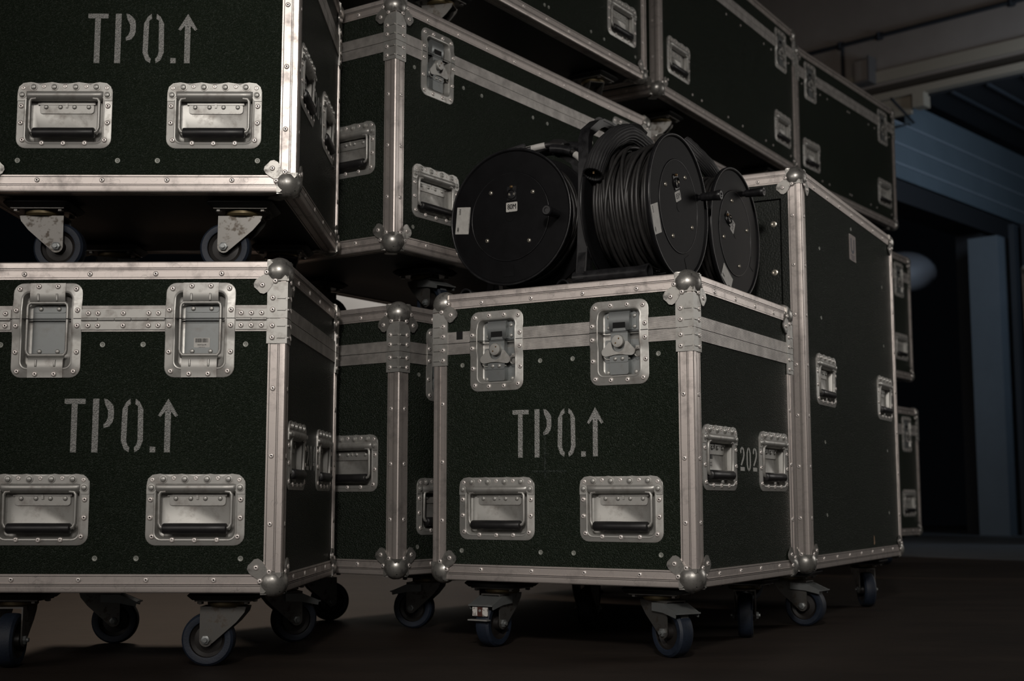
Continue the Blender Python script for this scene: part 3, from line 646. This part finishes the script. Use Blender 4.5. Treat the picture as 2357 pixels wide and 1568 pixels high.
make_case('flight_case', 'dark case edge beside the tall rack case, standing on the floor in the far stack', .60, 1.22, (1.285, 5.51), DG(54.5), .14, side=long_side(1.22), casters=cg(1.22), hi=False)
Rl = Matrix.Rotation(DG(54.8) - PI / 2, 2)
# dark stack at the far right, beyond the doorway
make_case('flight_case', 'far case with pale edges beside the blue-grey pillar', .60, .80, (4.42, 9.0), DG(90), .14, H=1.9, lid=False, hi=False, casters=[(.2, -.3, 0), (-.2, -.3, 0), (.2, .3, 0), (-.2, .3, 0)])
# ---- stickers and marks on cases
def sticker(parent, M, w_, h_, lines, bars=True, name='barcode_sticker'):
    s = put(name, MB().prism(rrect(w_, h_, .001, 2), 0, .0003).mesh(name, WLAB, 0), parent, M)
    if bars:
        b = MB(); x = -w_ * .40; random.seed(5)
        while x < w_ * .38:
            bw = random.choice([.0006, .001, .0014]); b.box((x + bw / 2, h_ * .27, .0004), (bw, h_ * .36, .0002)); x += bw + random.choice([.0005, .0009])
        put('barcode', b.mesh('barcode', INK, 0), s)
    for (tx, hh, yy) in lines: put('lettering', text_mesh('lettering', tx, hh, INK, .75, .00018), s, T(0, yy, .0005))
    return s
sticker(A, FA['F'] @ T(.618 / 2 - .1605 + .000, .4575 - .0005, -.003 - .0118), .030, .021, [('60x60 Case 204', .0024, -.0025), ('www.tpo.se', .0024, -.0072)])
sticker(E_, FE['S'] @ T(-.585 / 2 + .116, .247, -.003 - .0135) @ RZ(0), .021, .027, [('Case 202', .0028, -.005), ('www.tpo.se', .0026, -.0100)])
put('black_tape', BX((.0155, .017, .0006)).mesh('black_tape', VELC, 0), E_, FE['F'] @ T(.607 / 2 - .540, .5185, -.0002))
b = MB(); b.box((0, 0, 0), (.078, .0045, .0002)); put('scuff_mark', b.mesh('scuff_mark', SCUFF, 0), E_, FE['F'] @ T(.607 / 2 - .322, .226, -.0028)); 
b = MB(); b.box((0, 0, 0), (.0035, .10, .0002)); put('scuff_mark', b.mesh('scuff_mark', SCUFF, 0), E_, FE['F'] @ T(.607 / 2 - .332, .262, -.0028))
bd = put('maker_badge', MB().prism(rrect(.070, .074, .002, 2), 0, .0008).mesh('maker_badge', BADGE, 0), F_, FF['S'] @ T(-.5 + .508, .868, -.003))
b = MB(); b.tube([(-.016, .026, 0), (-.016, .004, 0), (-.012, -.008, 0), (0, -.013, 0), (.012, -.008, 0), (.016, .004, 0), (.016, .026, 0)], .0045, 6)
for i in range(3): b.box((0, -.022 - i * .005, 0), (.040 - i * .006, .0018, .0008))
for v_i, v_ in enumerate(b.v): b.v[v_i] = (v_[0], v_[1], .0009 + max(min(v_[2], .0003), -.0003))
put('badge_print', b.mesh('badge_print', INKN, 0), bd)
for sx in (-.031, .031):
    for sy in (-.033, .033): put('badge_pin', DOME, bd, T(sx, sy, .0005) @ Matrix.Scale(.5, 4))
put('bare_chip', MB().prism([(-.006, -.012), (.005, -.012), (.007, -.004), (.003, .001), (.004, .008), (-.001, .013), (-.005, .006), (-.004, -.002)], 0, .0003).mesh('bare_chip', mat('raw_wood_chip', (.32, .20, .12), .7), 0), F_, FF['S'] @ T(-.5 + .655, .055, -.003))

# ------------------------------------------------------------ cable reels
RD = .155
def ringm(R, r, nm):
    b = MB(); b.tube([(R * math.cos(2 * PI * i / 96), R * math.sin(2 * PI * i / 96), 0) for i in range(96)], r, 8, True); return b.mesh(nm, PLASG, 60)
RIM_M = ringm(.1535, .0025, 'flange_rim'); RING_M = ringm(.0995, .0011, 'inner_ring')
def make_reel(label, pos, yaw, width, phi, txt, sleeve, rise=.014):
    t = root('cable_reel', label, 'cable reel', (pos[0], pos[1], .75), yaw, 'cable reels on the front case')
    hc = pos[2] - .75; w_ = width
    FR = Matrix(((1, 0, 0, 0), (0, 0, -1, 0), (0, 1, 0, hc), (0, 0, 0, 1)))   # disc plane: x right, y up, z out of the front
    def flange(z, s_):
        b = MB(); b.lathe([(.003, z + s_ * .0015), (.090, z + s_ * .0015), (.0985, z + s_ * .0015), (.1000, z - s_ * .0005), (.1015, z + s_ * .0005), (.148, z + s_ * .0000), (.1505, z + s_ * .0035), (.1535, z + s_ * .0042), (.1552, z + s_ * .0020), (.1552, z - s_ * .0035), (.152, z - s_ * .005), (.06, z - s_ * .005)], 80)
        return b
    fl = put('front_flange', flange(0, 1).mesh('front_flange', PLAS, 25), t, FR)
    b = MB(); b.lathe([(.0, .0016), (.0032, .0016)], 12); put('hub_cap', MB().lathe([(.012, .001), (.011, .0022), (.002, .0022)], 20, cap1=True).mesh('hub_cap', PLAS, 40), fl)
    put('flange_rim', RIM_M, fl, T(0, 0, .0022)); put('inner_ring', RING_M, fl, T(0, 0, .0012))
    rf = put('rear_flange', flange(-w_, -1).mesh('rear_flange', PLAS, 25), t, FR); put('flange_rim', RIM_M, rf, T(0, 0, -w_ - .0022))
    put('drum', MB().lathe([(.075, -.004), (.075, -w_ + .004)], 40).mesh('drum', PLAS, 40), t, FR)
    P = RZ(phi)
    for k in range(4):
        a = DG(40 + 90 * k); put('screw', RSCR, fl, P @ T(.077 * math.cos(a), .077 * math.sin(a), .0015))
    cn = put('panel_connector', RCON, fl, P @ T(.006, .052, .0015)); 
    lb = put('length_label', MB().prism(rrect(.029, .0215, .002, 3), 0, .0004).mesh('length_label', WLAB, 0), t, FR @ P @ T(.005, .0215, .0016))
    put('lettering', text_mesh('lettering', txt, .0125, INK, .74, .0011), lb, T(0, 0, .0006))
    mk = put('paper_label', MB().prism(rrect(.036, .062, .001, 2), 0, .0004).mesh('paper_label', WLAB, 0), t, FR @ P @ T(-.1245, .004, .0008) @ RZ(-.09))
    b = MB(); random.seed(3)
    for i in range(9): b.box((-.010 + random.uniform(0, .001), .027 - i * .0016, .0005), (random.uniform(.003, .006), .0009, .0002))
    for i in range(7): b.box((-.013 + i * .0006, -.024 + random.uniform(0, .006), .0005), (.0004, .009, .0002))
    for i in range(22): b.box((.0165, .027 - i * .0024, .0005), (random.uniform(.0005, .0016), .0012, .0002))
    put('label_print', b.mesh('label_print', INK, 0), mk)
    b = MB(); b.prism(rrect(.028, .026, .001, 2, 0, 0), 0, .0009); put('moulded_plate', b.mesh('moulded_plate', PLAS, 0), fl, P @ T(-.004, -.122, .0002) @ RZ(.04))
    ck = put('crank_handle', MB().lathe([(.0062, 0), (.0062, .006), (.0085, .008), (.0092, .020), (.0102, .050), (.0112, .062), (.0118, .070), (.0095, .074), (.0055, .074), (.0048, .071), (.001, .071)], 20, cap1=True).mesh('crank_handle', PLASG, 40), t, FR @ P @ T(.121, -.008, .001) @ Matrix.Diagonal((1, 1, .70, 1)))
    # stand behind: hoop frame, skids
    zr = -w_ - .014
    b = MB()
    def bar(path, a, c, M=None):   # flat strip of rectangular section a (in plane) x c (depth)
        pts = [Vector(p) for p in path]; L = []
        for i, p in enumerate(pts):
            t_ = (pts[min(i + 1, len(pts) - 1)] - pts[max(i - 1, 0)]).normalized(); nn = Vector((-t_.y, t_.x, 0))
            L.append([tuple(p + nn * a / 2 + Vector((0, 0, c / 2))), tuple(p + nn * a / 2 - Vector((0, 0, c / 2))), tuple(p - nn * a / 2 - Vector((0, 0, c / 2))), tuple(p - nn * a / 2 + Vector((0, 0, c / 2)))])
        b.loops(L, M, True, True)
    top = RD + rise
    yb = -hc + .018
    for s_ in (-1, 1):
        bar([(s_ * .125, yb, zr), (s_ * .118, yb + .05, zr), (s_ * .112, -.02, zr), (s_ * .110, .06, zr), (s_ * .108, top - .045, zr), (s_ * .100, top - .028, zr), (s_ * .060, top - .002, zr), (s_ * .040, top + .006, zr), (0, top + .008, zr)], .018, .024)
        b.prism([(s_ * .140, yb - .006), (s_ * .106, yb - .006), (s_ * .070, yb + .004), (s_ * .085, yb + .012), (s_ * .098, yb + .026), (s_ * .104, yb + .075), (s_ * .122, yb + .075)], zr - .009, zr + .009)
    bar([(-.112, 0, zr), (0, 0, zr), (.112, 0, zr)], .030, .018)
    b.lathe([(.035, zr + .012), (.035, zr - .010)], 20, None, True, True)
    put('stand_frame', b.mesh('stand_frame', PLASG, 40), t, FR)
    for s_ in (-1, 1):
        b = MB(); b.lathe([(.0165, .010), (.0175, 0), (.0150, -.002), (.0130, .0), (.0125, .012), (.0125, .03), (.0, .03)], 20); b.lathe([(.0165, .010), (.0145, .022), (.0145, w_ + .02)], 20, cap1=True)
        put('foot_tube', b.mesh('foot_tube', PLASG, 40), t, FR @ T(s_ * .125, -hc + .0178, -.012 if s_ > 0 else -.012) @ RX(PI))
    # carrying grip
    b = MB()
    gp = [(x, top + .008 - .35 * x * x * 4 * .3, zr) for x in [-.045 + .01 * i for i in range(10)]]
    b.tube(gp, .0125, 10); put('carry_grip', b.mesh('carry_grip', PLASG, 50), t, FR)
    # wound cable
    cb = put('wound_cable', CABLE_M[round(w_, 3)], t, FR)
    # extras
    if sleeve:
        b = MB()
        for (pts, rr) in sleeve: 
            sm = smooth_path(pts, 6); n = len(sm)
            if rr > .015:
                # fluted braid: tube with ridges
                path = [Vector(p) for p in sm]; up = None; L = []
                for i, p in enumerate(path):
                    tt = (path[min(i + 1, n - 1)] - path[max(i - 1, 0)]).normalized()
                    if up is None: up = tt.orthogonal().normalized()
                    up = (up - tt * up.dot(tt)).normalized(); q_ = tt.cross(up); N_ = 72
                    L.append([tuple(p + (up * math.cos(2 * PI * k / N_) + q_ * math.sin(2 * PI * k / N_)) * (rr * (1 + .035 * (1 if k % 3 == 0 else -.6)) * (1 + .03 * math.sin(i * 1.3)))) for k in range(N_)])
                e = L[-1]; c = path[-1]
                L.append([tuple(Vector(p) * .86 + c * .14) for p in e]); back = (path[-2] - path[-1]).normalized() * .02
                L.append([tuple(Vector(p) * .84 + c * .16 + back) for p in e])
                b.loops(L, None, True, True)
            else: b.tube(sm, rr, 10)
        o = put('braided_sleeve', b.mesh('braided_sleeve', BRAID, 60), t, FR)
    return t, FR, zr, top
def smooth_path(pts, k=6):
    P = [Vector(p) for p in pts]; out = []
    for i in range(len(P) - 1):
        p0 = P[max(i - 1, 0)]; p1 = P[i]; p2 = P[i + 1]; p3 = P[min(i + 2, len(P) - 1)]
        for j in range(k):
            t = j / k; out.append(.5 * ((2 * p1) + (-p0 + p2) * t + (2 * p0 - 5 * p1 + 4 * p2 - p3) * t * t + (-p0 + 3 * p1 - 3 * p2 + p3) * t ** 3))
    out.append(P[-1]); return out
b = MB(); b.lathe([(.0050, 0), (.0050, .0012), (.0036, .0030), (.0016, .0036)], 14, cap1=True); b.m = 1; b.box((0, 0, .0034), (.0048, .0011, .0008)); b.box((0, 0, .0034), (.0011, .0048, .0008)); RSCR = b.mesh('screw', [SCRB, GAP], 50)
b = MB(); b.prism(rrect(.024, .032, .002, 2), 0, .0022); b.lathe([(.0115, .002), (.0115, .0055), (.0100, .0060), (.0095, .002), (.0030, .001)], 22, T(0, -.002, 0), cap1=True); b.m = 1; b.box((0, .0145, .0045), (.007, .006, .005), bev=.0015); b.m = 2
for s_ in (-1, 1): b.box((s_ * .006, -.002, .004), (.0012, .005, .0025))
RCON = b.mesh('panel_connector', [PLASG, BRASS, SCRB], 40)
def m_cable(w_, seed):
    random.seed(seed); b = MB(); path = []; d = .0084
    nt = int((w_ - .014) / d); th = 0; y = -.009
    NS = 40
    for layer, rad in enumerate((.118, .126)):
        sgn = 1 if layer % 2 == 0 else -1
        for k in range(nt):
            base = k if sgn > 0 else nt - 1 - k
            ph = random.uniform(0, 6.28); am = random.uniform(.001, .0055); dr = random.uniform(-.003, .004); ph2 = random.uniform(0, 6.28)
            for i in range(NS):
                a = 2 * PI * i / NS; bl = math.sin(PI * i / NS)
                yy = -.009 - (base + sgn * i / NS) * d + am * math.sin(a + ph) * bl * 1.4
                yy = min(-.0095, max(-w_ + .0095, yy))
                r = rad + dr * bl + .002 * math.sin(2 * a + ph2) * bl
                path.append((r * math.cos(a), r * math.sin(a), yy))
    b.tube(path, d / 2, 8)
    for q_ in range(7):     # loose turns crossing over the top
        y0 = random.uniform(-.02, -w_ + .02); am = random.uniform(.008, .022) * random.choice((-1, 1)); r0 = random.uniform(.1325, .139); ph = random.uniform(0, 6.28); pth = []
        for i in range(56):
            a = 2 * PI * i / 56; yy = min(-.012, max(-w_ + .012, y0 + am * math.sin(a + ph)))
            pth.append(((r0 + .003 * math.sin(2 * a + ph)) * math.cos(a), (r0 + .003 * math.sin(3 * a)) * math.sin(a), yy))
        b.tube(pth, d / 2, 8, True)
    return b.mesh('wound_cable', CABLE, 60)
CABLE_M = {.15: m_cable(.15, 4), .11: m_cable(.11, 9)}
yF, yS = DG(59.4 - 90), DG(59.4)
# reel with the 80M label, facing like the case front
zt = RD + .018
r1, FR1, zr1, tp = make_reel('cable reel marked 80M, its round face turned towards the viewer, first of the three', (-.004, 2.9, .935), yF, .11, 0, '80M', [([(-.03, tp_ + .012, -.125) for tp_ in (zt,)] + [(-.07, zt - .001, -.11), (-.11, zt - .04, -.09), (-.150, zt - .085, -.07), (-.165, .045, -.06)], .016)] )
def cable_piece(reel, FRm, name, pts, r, m, k=6):
    b = MB(); b.tube(smooth_path(pts, k), r, 10); return put(name, b.mesh(name, m, 60), reel, FRm)
cable_piece(r1, FR1, 'cable_strap', [(.058 + .021 * math.cos(a), zt + .012 + 0 * a, -.115 + .021 * math.sin(a)) for a in [i * PI / 6 for i in range(13)]], .002, VELC, 2)
b = MB(); b.tube([(.050, zt - .002, -.11), (.055, zt + .002, -.11), (.070, zt + .000, -.11), (.076, zt - .006, -.11)], .021, 14); put('cable_strap', b.mesh('cable_strap', VELC, 60), r1, FR1)
cable_piece(r1, FR1, 'connector_cable', [(-.04, zt - .018, -.06), (0, zt - .004, -.07), (.05, zt + .006, -.09), (.085, zt + .000, -.09)], .006, CABLE)
cable_piece(r1, FR1, 'white_marker_sleeve', [(.000, zt - .003, -.075), (.020, zt + .000, -.078), (.042, zt + .004, -.085)], .0078, WLAB)
cable_piece(r1, FR1, 'connector_cable', [(.06, zt - .008, -.085), (.10, zt - .014, -.09), (.125, zt - .030, -.09), (.150, zt - .062, -.08), (.168, zt - .10, -.07), (.172, zt - .15, -.06)], .0062, CABLE)
cable_piece(r1, FR1, 'connector_boot', [(.058, zt - .006, -.085), (.085, zt - .010, -.088), (.108, zt - .018, -.09)], .0105, PLASG)
cable_piece(r1, FR1, 'white_marker_sleeve', [(.118, zt - .026, -.088), (.132, zt - .038, -.086), (.149, zt - .060, -.08)], .0080, WLAB)
cable_piece(r1, FR1, 'hoop_grip', [(.076, zt + .006, -.13), (.098, zt + .003, -.13), (.118, zt - .010, -.128), (.128, zt - .030, -.125), (.150, zt - .09, -.12)], .013, PLASG)
for i in range(7):
    b = MB(); b.box((.1325 + .0012 * 0, zt - .034 - .0, -.1105), (.0022, .020, .001), T(.0024 * i - .006, -.0015 * i, 0)); put('striped_tape', b.mesh('striped_tape', GRN if i % 2 == 0 else YEL, 0), r1, FR1)
# reel with the 85M label, facing right
r2, FR2, zr2, tp = make_reel('cable reel marked 85M with the thick braided sleeve over it, middle of the three', (.352, 2.752, .925), yS, .15, DG(24), '85M',
    [([(.045, zt - .022, -.095), (.00, zt - .010, -.100), (-.040, zt - .010, -.105), (-.085, zt - .034, -.115), (-.125, zt - .075, -.122), (-.150, zt - .120, -.125)], .0215)], rise=.034)
b = MB(); b.tube([(.030, zt + .006, -.115), (.034, zt + .010, -.12), (.052, zt + .006, -.12), (.058, zt + .000, -.115)], .026, 16); put('cable_strap', b.mesh('cable_strap', VELC, 60), r2, FR2)
cable_piece(r2, FR2, 'connector_cable', [(.055, zt + .000, -.13), (.085, zt - .004, -.12), (.115, zt - .022, -.10), (.12, zt - .05, -.08)], .0068, CABLE)
cable_piece(r2, FR2, 'connector_cable', [(.055, zt + .010, -.14), (.09, zt + .004, -.135), (.13, zt - .020, -.12), (.14, zt - .06, -.10)], .0075, PLASG)
cable_piece(r2, FR2, 'white_marker_sleeve', [(.064, zt + .009, -.139), (.080, zt + .007, -.137)], .0084, WLAB)
cable_piece(r2, FR2, 'metal_clip', [(.0, zt - .040, -.075), (.012, zt - .034, -.07), (.026, zt - .034, -.066)], .006, ZINC)
b = MB(); b.box((-.1460, zt - .112, -.124), (.007, .012, .004)); put('brass_tag', b.mesh('brass_tag', BRASS, 0), r2, FR2)
# third reel
r3, FR3, zr3, tp = make_reel('cable reel with its length label turned sideways, farthest of the three', (.520, 3.04, .925), yS, .12 if False else .11, DG(65), '50M',
    [([(.02, zt - .035, -.05), (-.030, zt - .010, -.055), (-.055, zt + .012, -.070), (-.062, zt + .030, -.085), (-.066, zt + .042, -.098)], .0185)])

# ------------------------------------------------------------ the setting
def struct(name, me, M=None, parent=None):
    o = put(name, me, parent, M)
    if parent is None: o['kind'] = 'structure'
    return o
def quadmesh(name, pts, m, th=.0):
    b = MB(); b.add(pts, [list(range(len(pts)))]); return b.mesh(name, m, 0)
b = MB(); b.prism([(-7, -5), (9, -5), (4.6, 4.55), (2.606, 6.829), (2.181, 7.308), (-.6, 10.2), (-7, 10.2)], -.1, 0); struct('floor', b.mesh('floor', FLOOR, 0))
b = MB(); b.prism([(9, -4.9), (9, 16), (-7, 16), (-7, 10.2), (-.6, 10.2), (2.181, 7.308), (2.606, 6.829), (4.6, 4.55)], -.1, .004); struct('floor_yard', b.mesh('floor_yard', FLOOR2, 0))
random.seed(11)
for pts in ([(.55, 2.02), (.66, 2.09), (.80, 2.12), (.92, 2.17), (1.02, 2.16), (1.15, 2.22)], [(1.05, 3.05), (1.2, 3.02), (1.4, 3.06), (1.7, 2.98)]):
    b = MB()
    for i in range(len(pts) - 1):
        a = Vector((*pts[i], 0)); c = Vector((*pts[i + 1], 0)); n = Vector((-(c - a).y, (c - a).x, 0)).normalized() * .0012
        b.add([a - n, c - n, c + n, a + n], [[0, 1, 2, 3]])
    for i, v_ in enumerate(b.v): b.v[i] = (v_[0], v_[1], .0006)
    o = put('floor_crack', b.mesh('floor_crack', CRACK, 0), bpy.data.objects['floor'])
a1 = DG(47.2)      # direction receding to the right of the picture
d1 = Vector((math.sin(DG(42.8)), math.cos(DG(42.8)), 0)); d2 = Vector((d1.y, -d1.x, 0))
def wallbox(name, p, d, l0, l1, z0, z1, off0, off1, m, parent=None):
    """box along direction d from p, thickness off0..off1 along its left normal"""
    n = Vector((-d.y, d.x, 0)); b = MB(); c = []
    for z in (z0, z1):
        for (l, o_) in ((l0, off0), (l1, off0), (l1, off1), (l0, off1)):
            q_ = Vector(p) + d * l + n * o_; c.append((q_.x, q_.y, z))
    b.add(c, [[3, 2, 1, 0], [4, 5, 6, 7], [0, 1, 5, 4], [1, 2, 6, 5], [2, 3, 7, 6], [3, 0, 4, 7]])
    me = b.mesh(name, m, 0)
    if parent is None and m in (SLATM, BEIGE, DARKT, DARKW, BEIGE2, PILM, WHITEW): return struct(name, me)
    return put(name, me, parent)
PW = Vector((3.36, 10.85, 0))
wr = wallbox('wall_back', PW, d2, -9, 6, 3.72, 5.6, 0, .25, BEIGE)
wallbox('trim_1', PW, d2, -9, 6, 3.86, 3.96, -.03, 0, BEIGE2)
wallbox('trim_2', PW, d2, -9, 6, 3.68, 3.74, -.09, 0, BEIGE2)
wallbox('trim_recess_shade', PW, d2, -9, 6, 3.741, 3.83, -.012, 0, DARKT)  # dark strip, shade of the beam's recess put into its colour
wallbox('trim_5', PW, d2, -9, .02, 3.53, 3.68, -.03, 0, BEIGE2)
wallbox('trim_6', PW, d2, .06, .16, 3.56, 3.68, -.09, .03, BEIGE2)
wallbox('wall_left', PW, d2, -9, -.9, 0, 3.72, .02, .25, BEIGE)
cdt = root('conduit', 'thin dark conduit pipe running along the beige wall at upper right', 'pipe', (PW.x, PW.y, 4.27))
b = MB(); p = lambda l, z, o=-.03: tuple(d2 * l + Vector((d2.y, -d2.x, 0)) * (-o) * -1 + Vector((0, 0, z)))
nrm = Vector((d2.y, -d2.x, 0))
q3 = lambda l, z, o=.03: tuple(d2 * l + nrm * o + Vector((0, 0, z)))
b.tube([q3(-1.15, 0), q3(4, 0)], .018, 8); put('pipe_run', b.mesh('pipe_run', DARKW, 60), cdt)
b = MB(); b.tube([q3(-.60, 0), q3(-.60, -.40)], .014, 8); put('pipe_drop', b.mesh('pipe_drop', DARKW, 60), cdt)
for l in (-.62, -.25, .9, 2.2):
    b = MB(); b.box(q3(l, -.0, .02), (.05, .05, .06)); put('pipe_clip', b.mesh('pipe_clip', DARKW, 0), cdt)
jb = root('wall_box', 'small beige box fixed to the beige wall below the conduit', 'box', tuple(PW + d2 * -.36 + nrm * .07) [:2] + (3.84,), 0)
me = MB().box((-.01, 0, .13), (.15, .12, .20), bev=.012).mesh('housing', BEIGE, 40); o = put('housing', me, jb); o.rotation_euler = (0, 0, math.atan2(d2.y, d2.x))
o = put('side_flap', MB().prism([(.068, .012), (-.10, .012), (-.10, .030), (.050, .030), (.050, .24), (.068, .24)], -.05, .08, Matrix(((1, 0, 0, 0), (0, 0, -1, 0), (0, 1, 0, 0), (0, 0, 0, 1)))).mesh('side_flap', FLAPM, 0), jb); o.rotation_euler = (0, 0, math.atan2(d2.y, d2.x))
# sectional door panels
PC = Vector((4.068, 11.635, 0)); zs = [2.94, 3.07, 3.24, 3.42, 3.645]
dp = root('sectional_door', 'blue-grey sectional door panels seen obliquely at upper right', 'door', (PC.x, PC.y, 0))
for i in range(4):
    b = MB(); n = Vector((-d1.y, d1.x, 0)); c = []
    l0 = -1.04 if i == 3 else -1.9
    for z in (zs[i] + .006, zs[i + 1] - .006):
        for (l, o_) in ((l0, 0), (4, 0), (4, .05), (l0, .05)):
            q_ = d1 * l + n * o_; c.append((q_.x, q_.y, z))
    b.add(c, [[3, 2, 1, 0], [4, 5, 6, 7], [0, 1, 5, 4], [1, 2, 6, 5], [2, 3, 7, 6], [3, 0, 4, 7]]); put('panel', b.mesh('panel', BLUEG, 0), dp)
    if i:
        b = MB(); c = []
        for z in (zs[i] - .006, zs[i] + .006):
            for (l, o_) in ((-1.9, -.020), (4, -.020), (4, .02), (-1.9, .02)):
                q_ = d1 * l + n * (o_ + .012); c.append((q_.x, q_.y, z))
        b.add(c, [[3, 2, 1, 0], [4, 5, 6, 7], [0, 1, 5, 4], [1, 2, 6, 5], [2, 3, 7, 6], [3, 0, 4, 7]]); put('joint_strip', b.mesh('joint_strip', BLUEL, 0), dp)
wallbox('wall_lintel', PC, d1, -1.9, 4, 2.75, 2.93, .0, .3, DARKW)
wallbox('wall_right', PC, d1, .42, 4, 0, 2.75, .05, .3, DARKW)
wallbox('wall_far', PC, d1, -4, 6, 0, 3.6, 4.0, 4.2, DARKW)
n = Vector((-d1.y, d1.x, 0)); PE = PW + d2 * .06
b = MB(); poly = [PE, PE + d2 * 5, PE + d2 * 5 + d1 * 6, PE + d1 * 6]; b.prism([(v.x, v.y) for v in poly], 3.66, 3.74); sl = struct('ceiling', b.mesh('ceiling', DARKW, 0))
for k in range(9):
    b = MB(); a = PE + d2 * (.3 + k * .3); poly = [a, a + d2 * .02, a + d2 * .02 + d1 * 6, a + d1 * 6]; b.prism([(v.x, v.y) for v in poly], 3.635, 3.66); put('ceiling_slat', b.mesh('ceiling_slat', SLATM, 0), sl)
b = MB(); f3 = lambda l, z, o=-.06: tuple(d1 * l + n * o + Vector((0, 0, z)))
b.tube([f3(-1.5, 3.56), f3(-1.10, 3.44), f3(-1.48, 3.32)], .012, 6); put('track_bracket', b.mesh('track_bracket', DARKW, 60), dp)
# pillar: lit face looks along d2's normal
Pp = Vector((4.068, 11.635, 0))
wallbox('wall_pillar', Pp, d2, 0, .27, 0, 2.62, 0, .35, PILM)
wallbox('trim_3', Pp, d2, .33, .38, 0, 2.72, .1, .3, SLATM)
wallbox('trim_7', Pp, d2, .42, .50, 0, 2.72, .15, .3, DARKW)
# bulkhead lamp, unlit
lp = root('bulkhead_lamp', 'pale oval shape glimpsed out of focus above the far dark case', 'lamp', (3.80, 12.6, 2.50))
b = MB(); b.lathe([(.0, .12), (.10, .115), (.20, .08), (.26, .0), (.24, -.05), (.0, -.06)], 24, Matrix.Diagonal((1.15, .8, 1, 1))); o = put('lamp_cover', b.mesh('lamp_cover', LAMPM, 60), lp, RX(DG(80)))
b = MB(); b.lathe([(.06, -.055), (.06, -.10)], 16, None, True, True); put('lamp_base', b.mesh('lamp_base', DARKW, 60), lp, RX(DG(80)))
# white wall behind the left stacks
b = MB(); b.box((-.62, 8.6, 1.2), (1.85, .12, 2.4)); struct('wall_white', b.mesh('wall_white', WHITEW, 0))
b = MB(); b.box((-6.9, 3, 2.8), (.2, 15, 5.6)); struct('wall_side', b.mesh('wall_side', DARKW, 0))
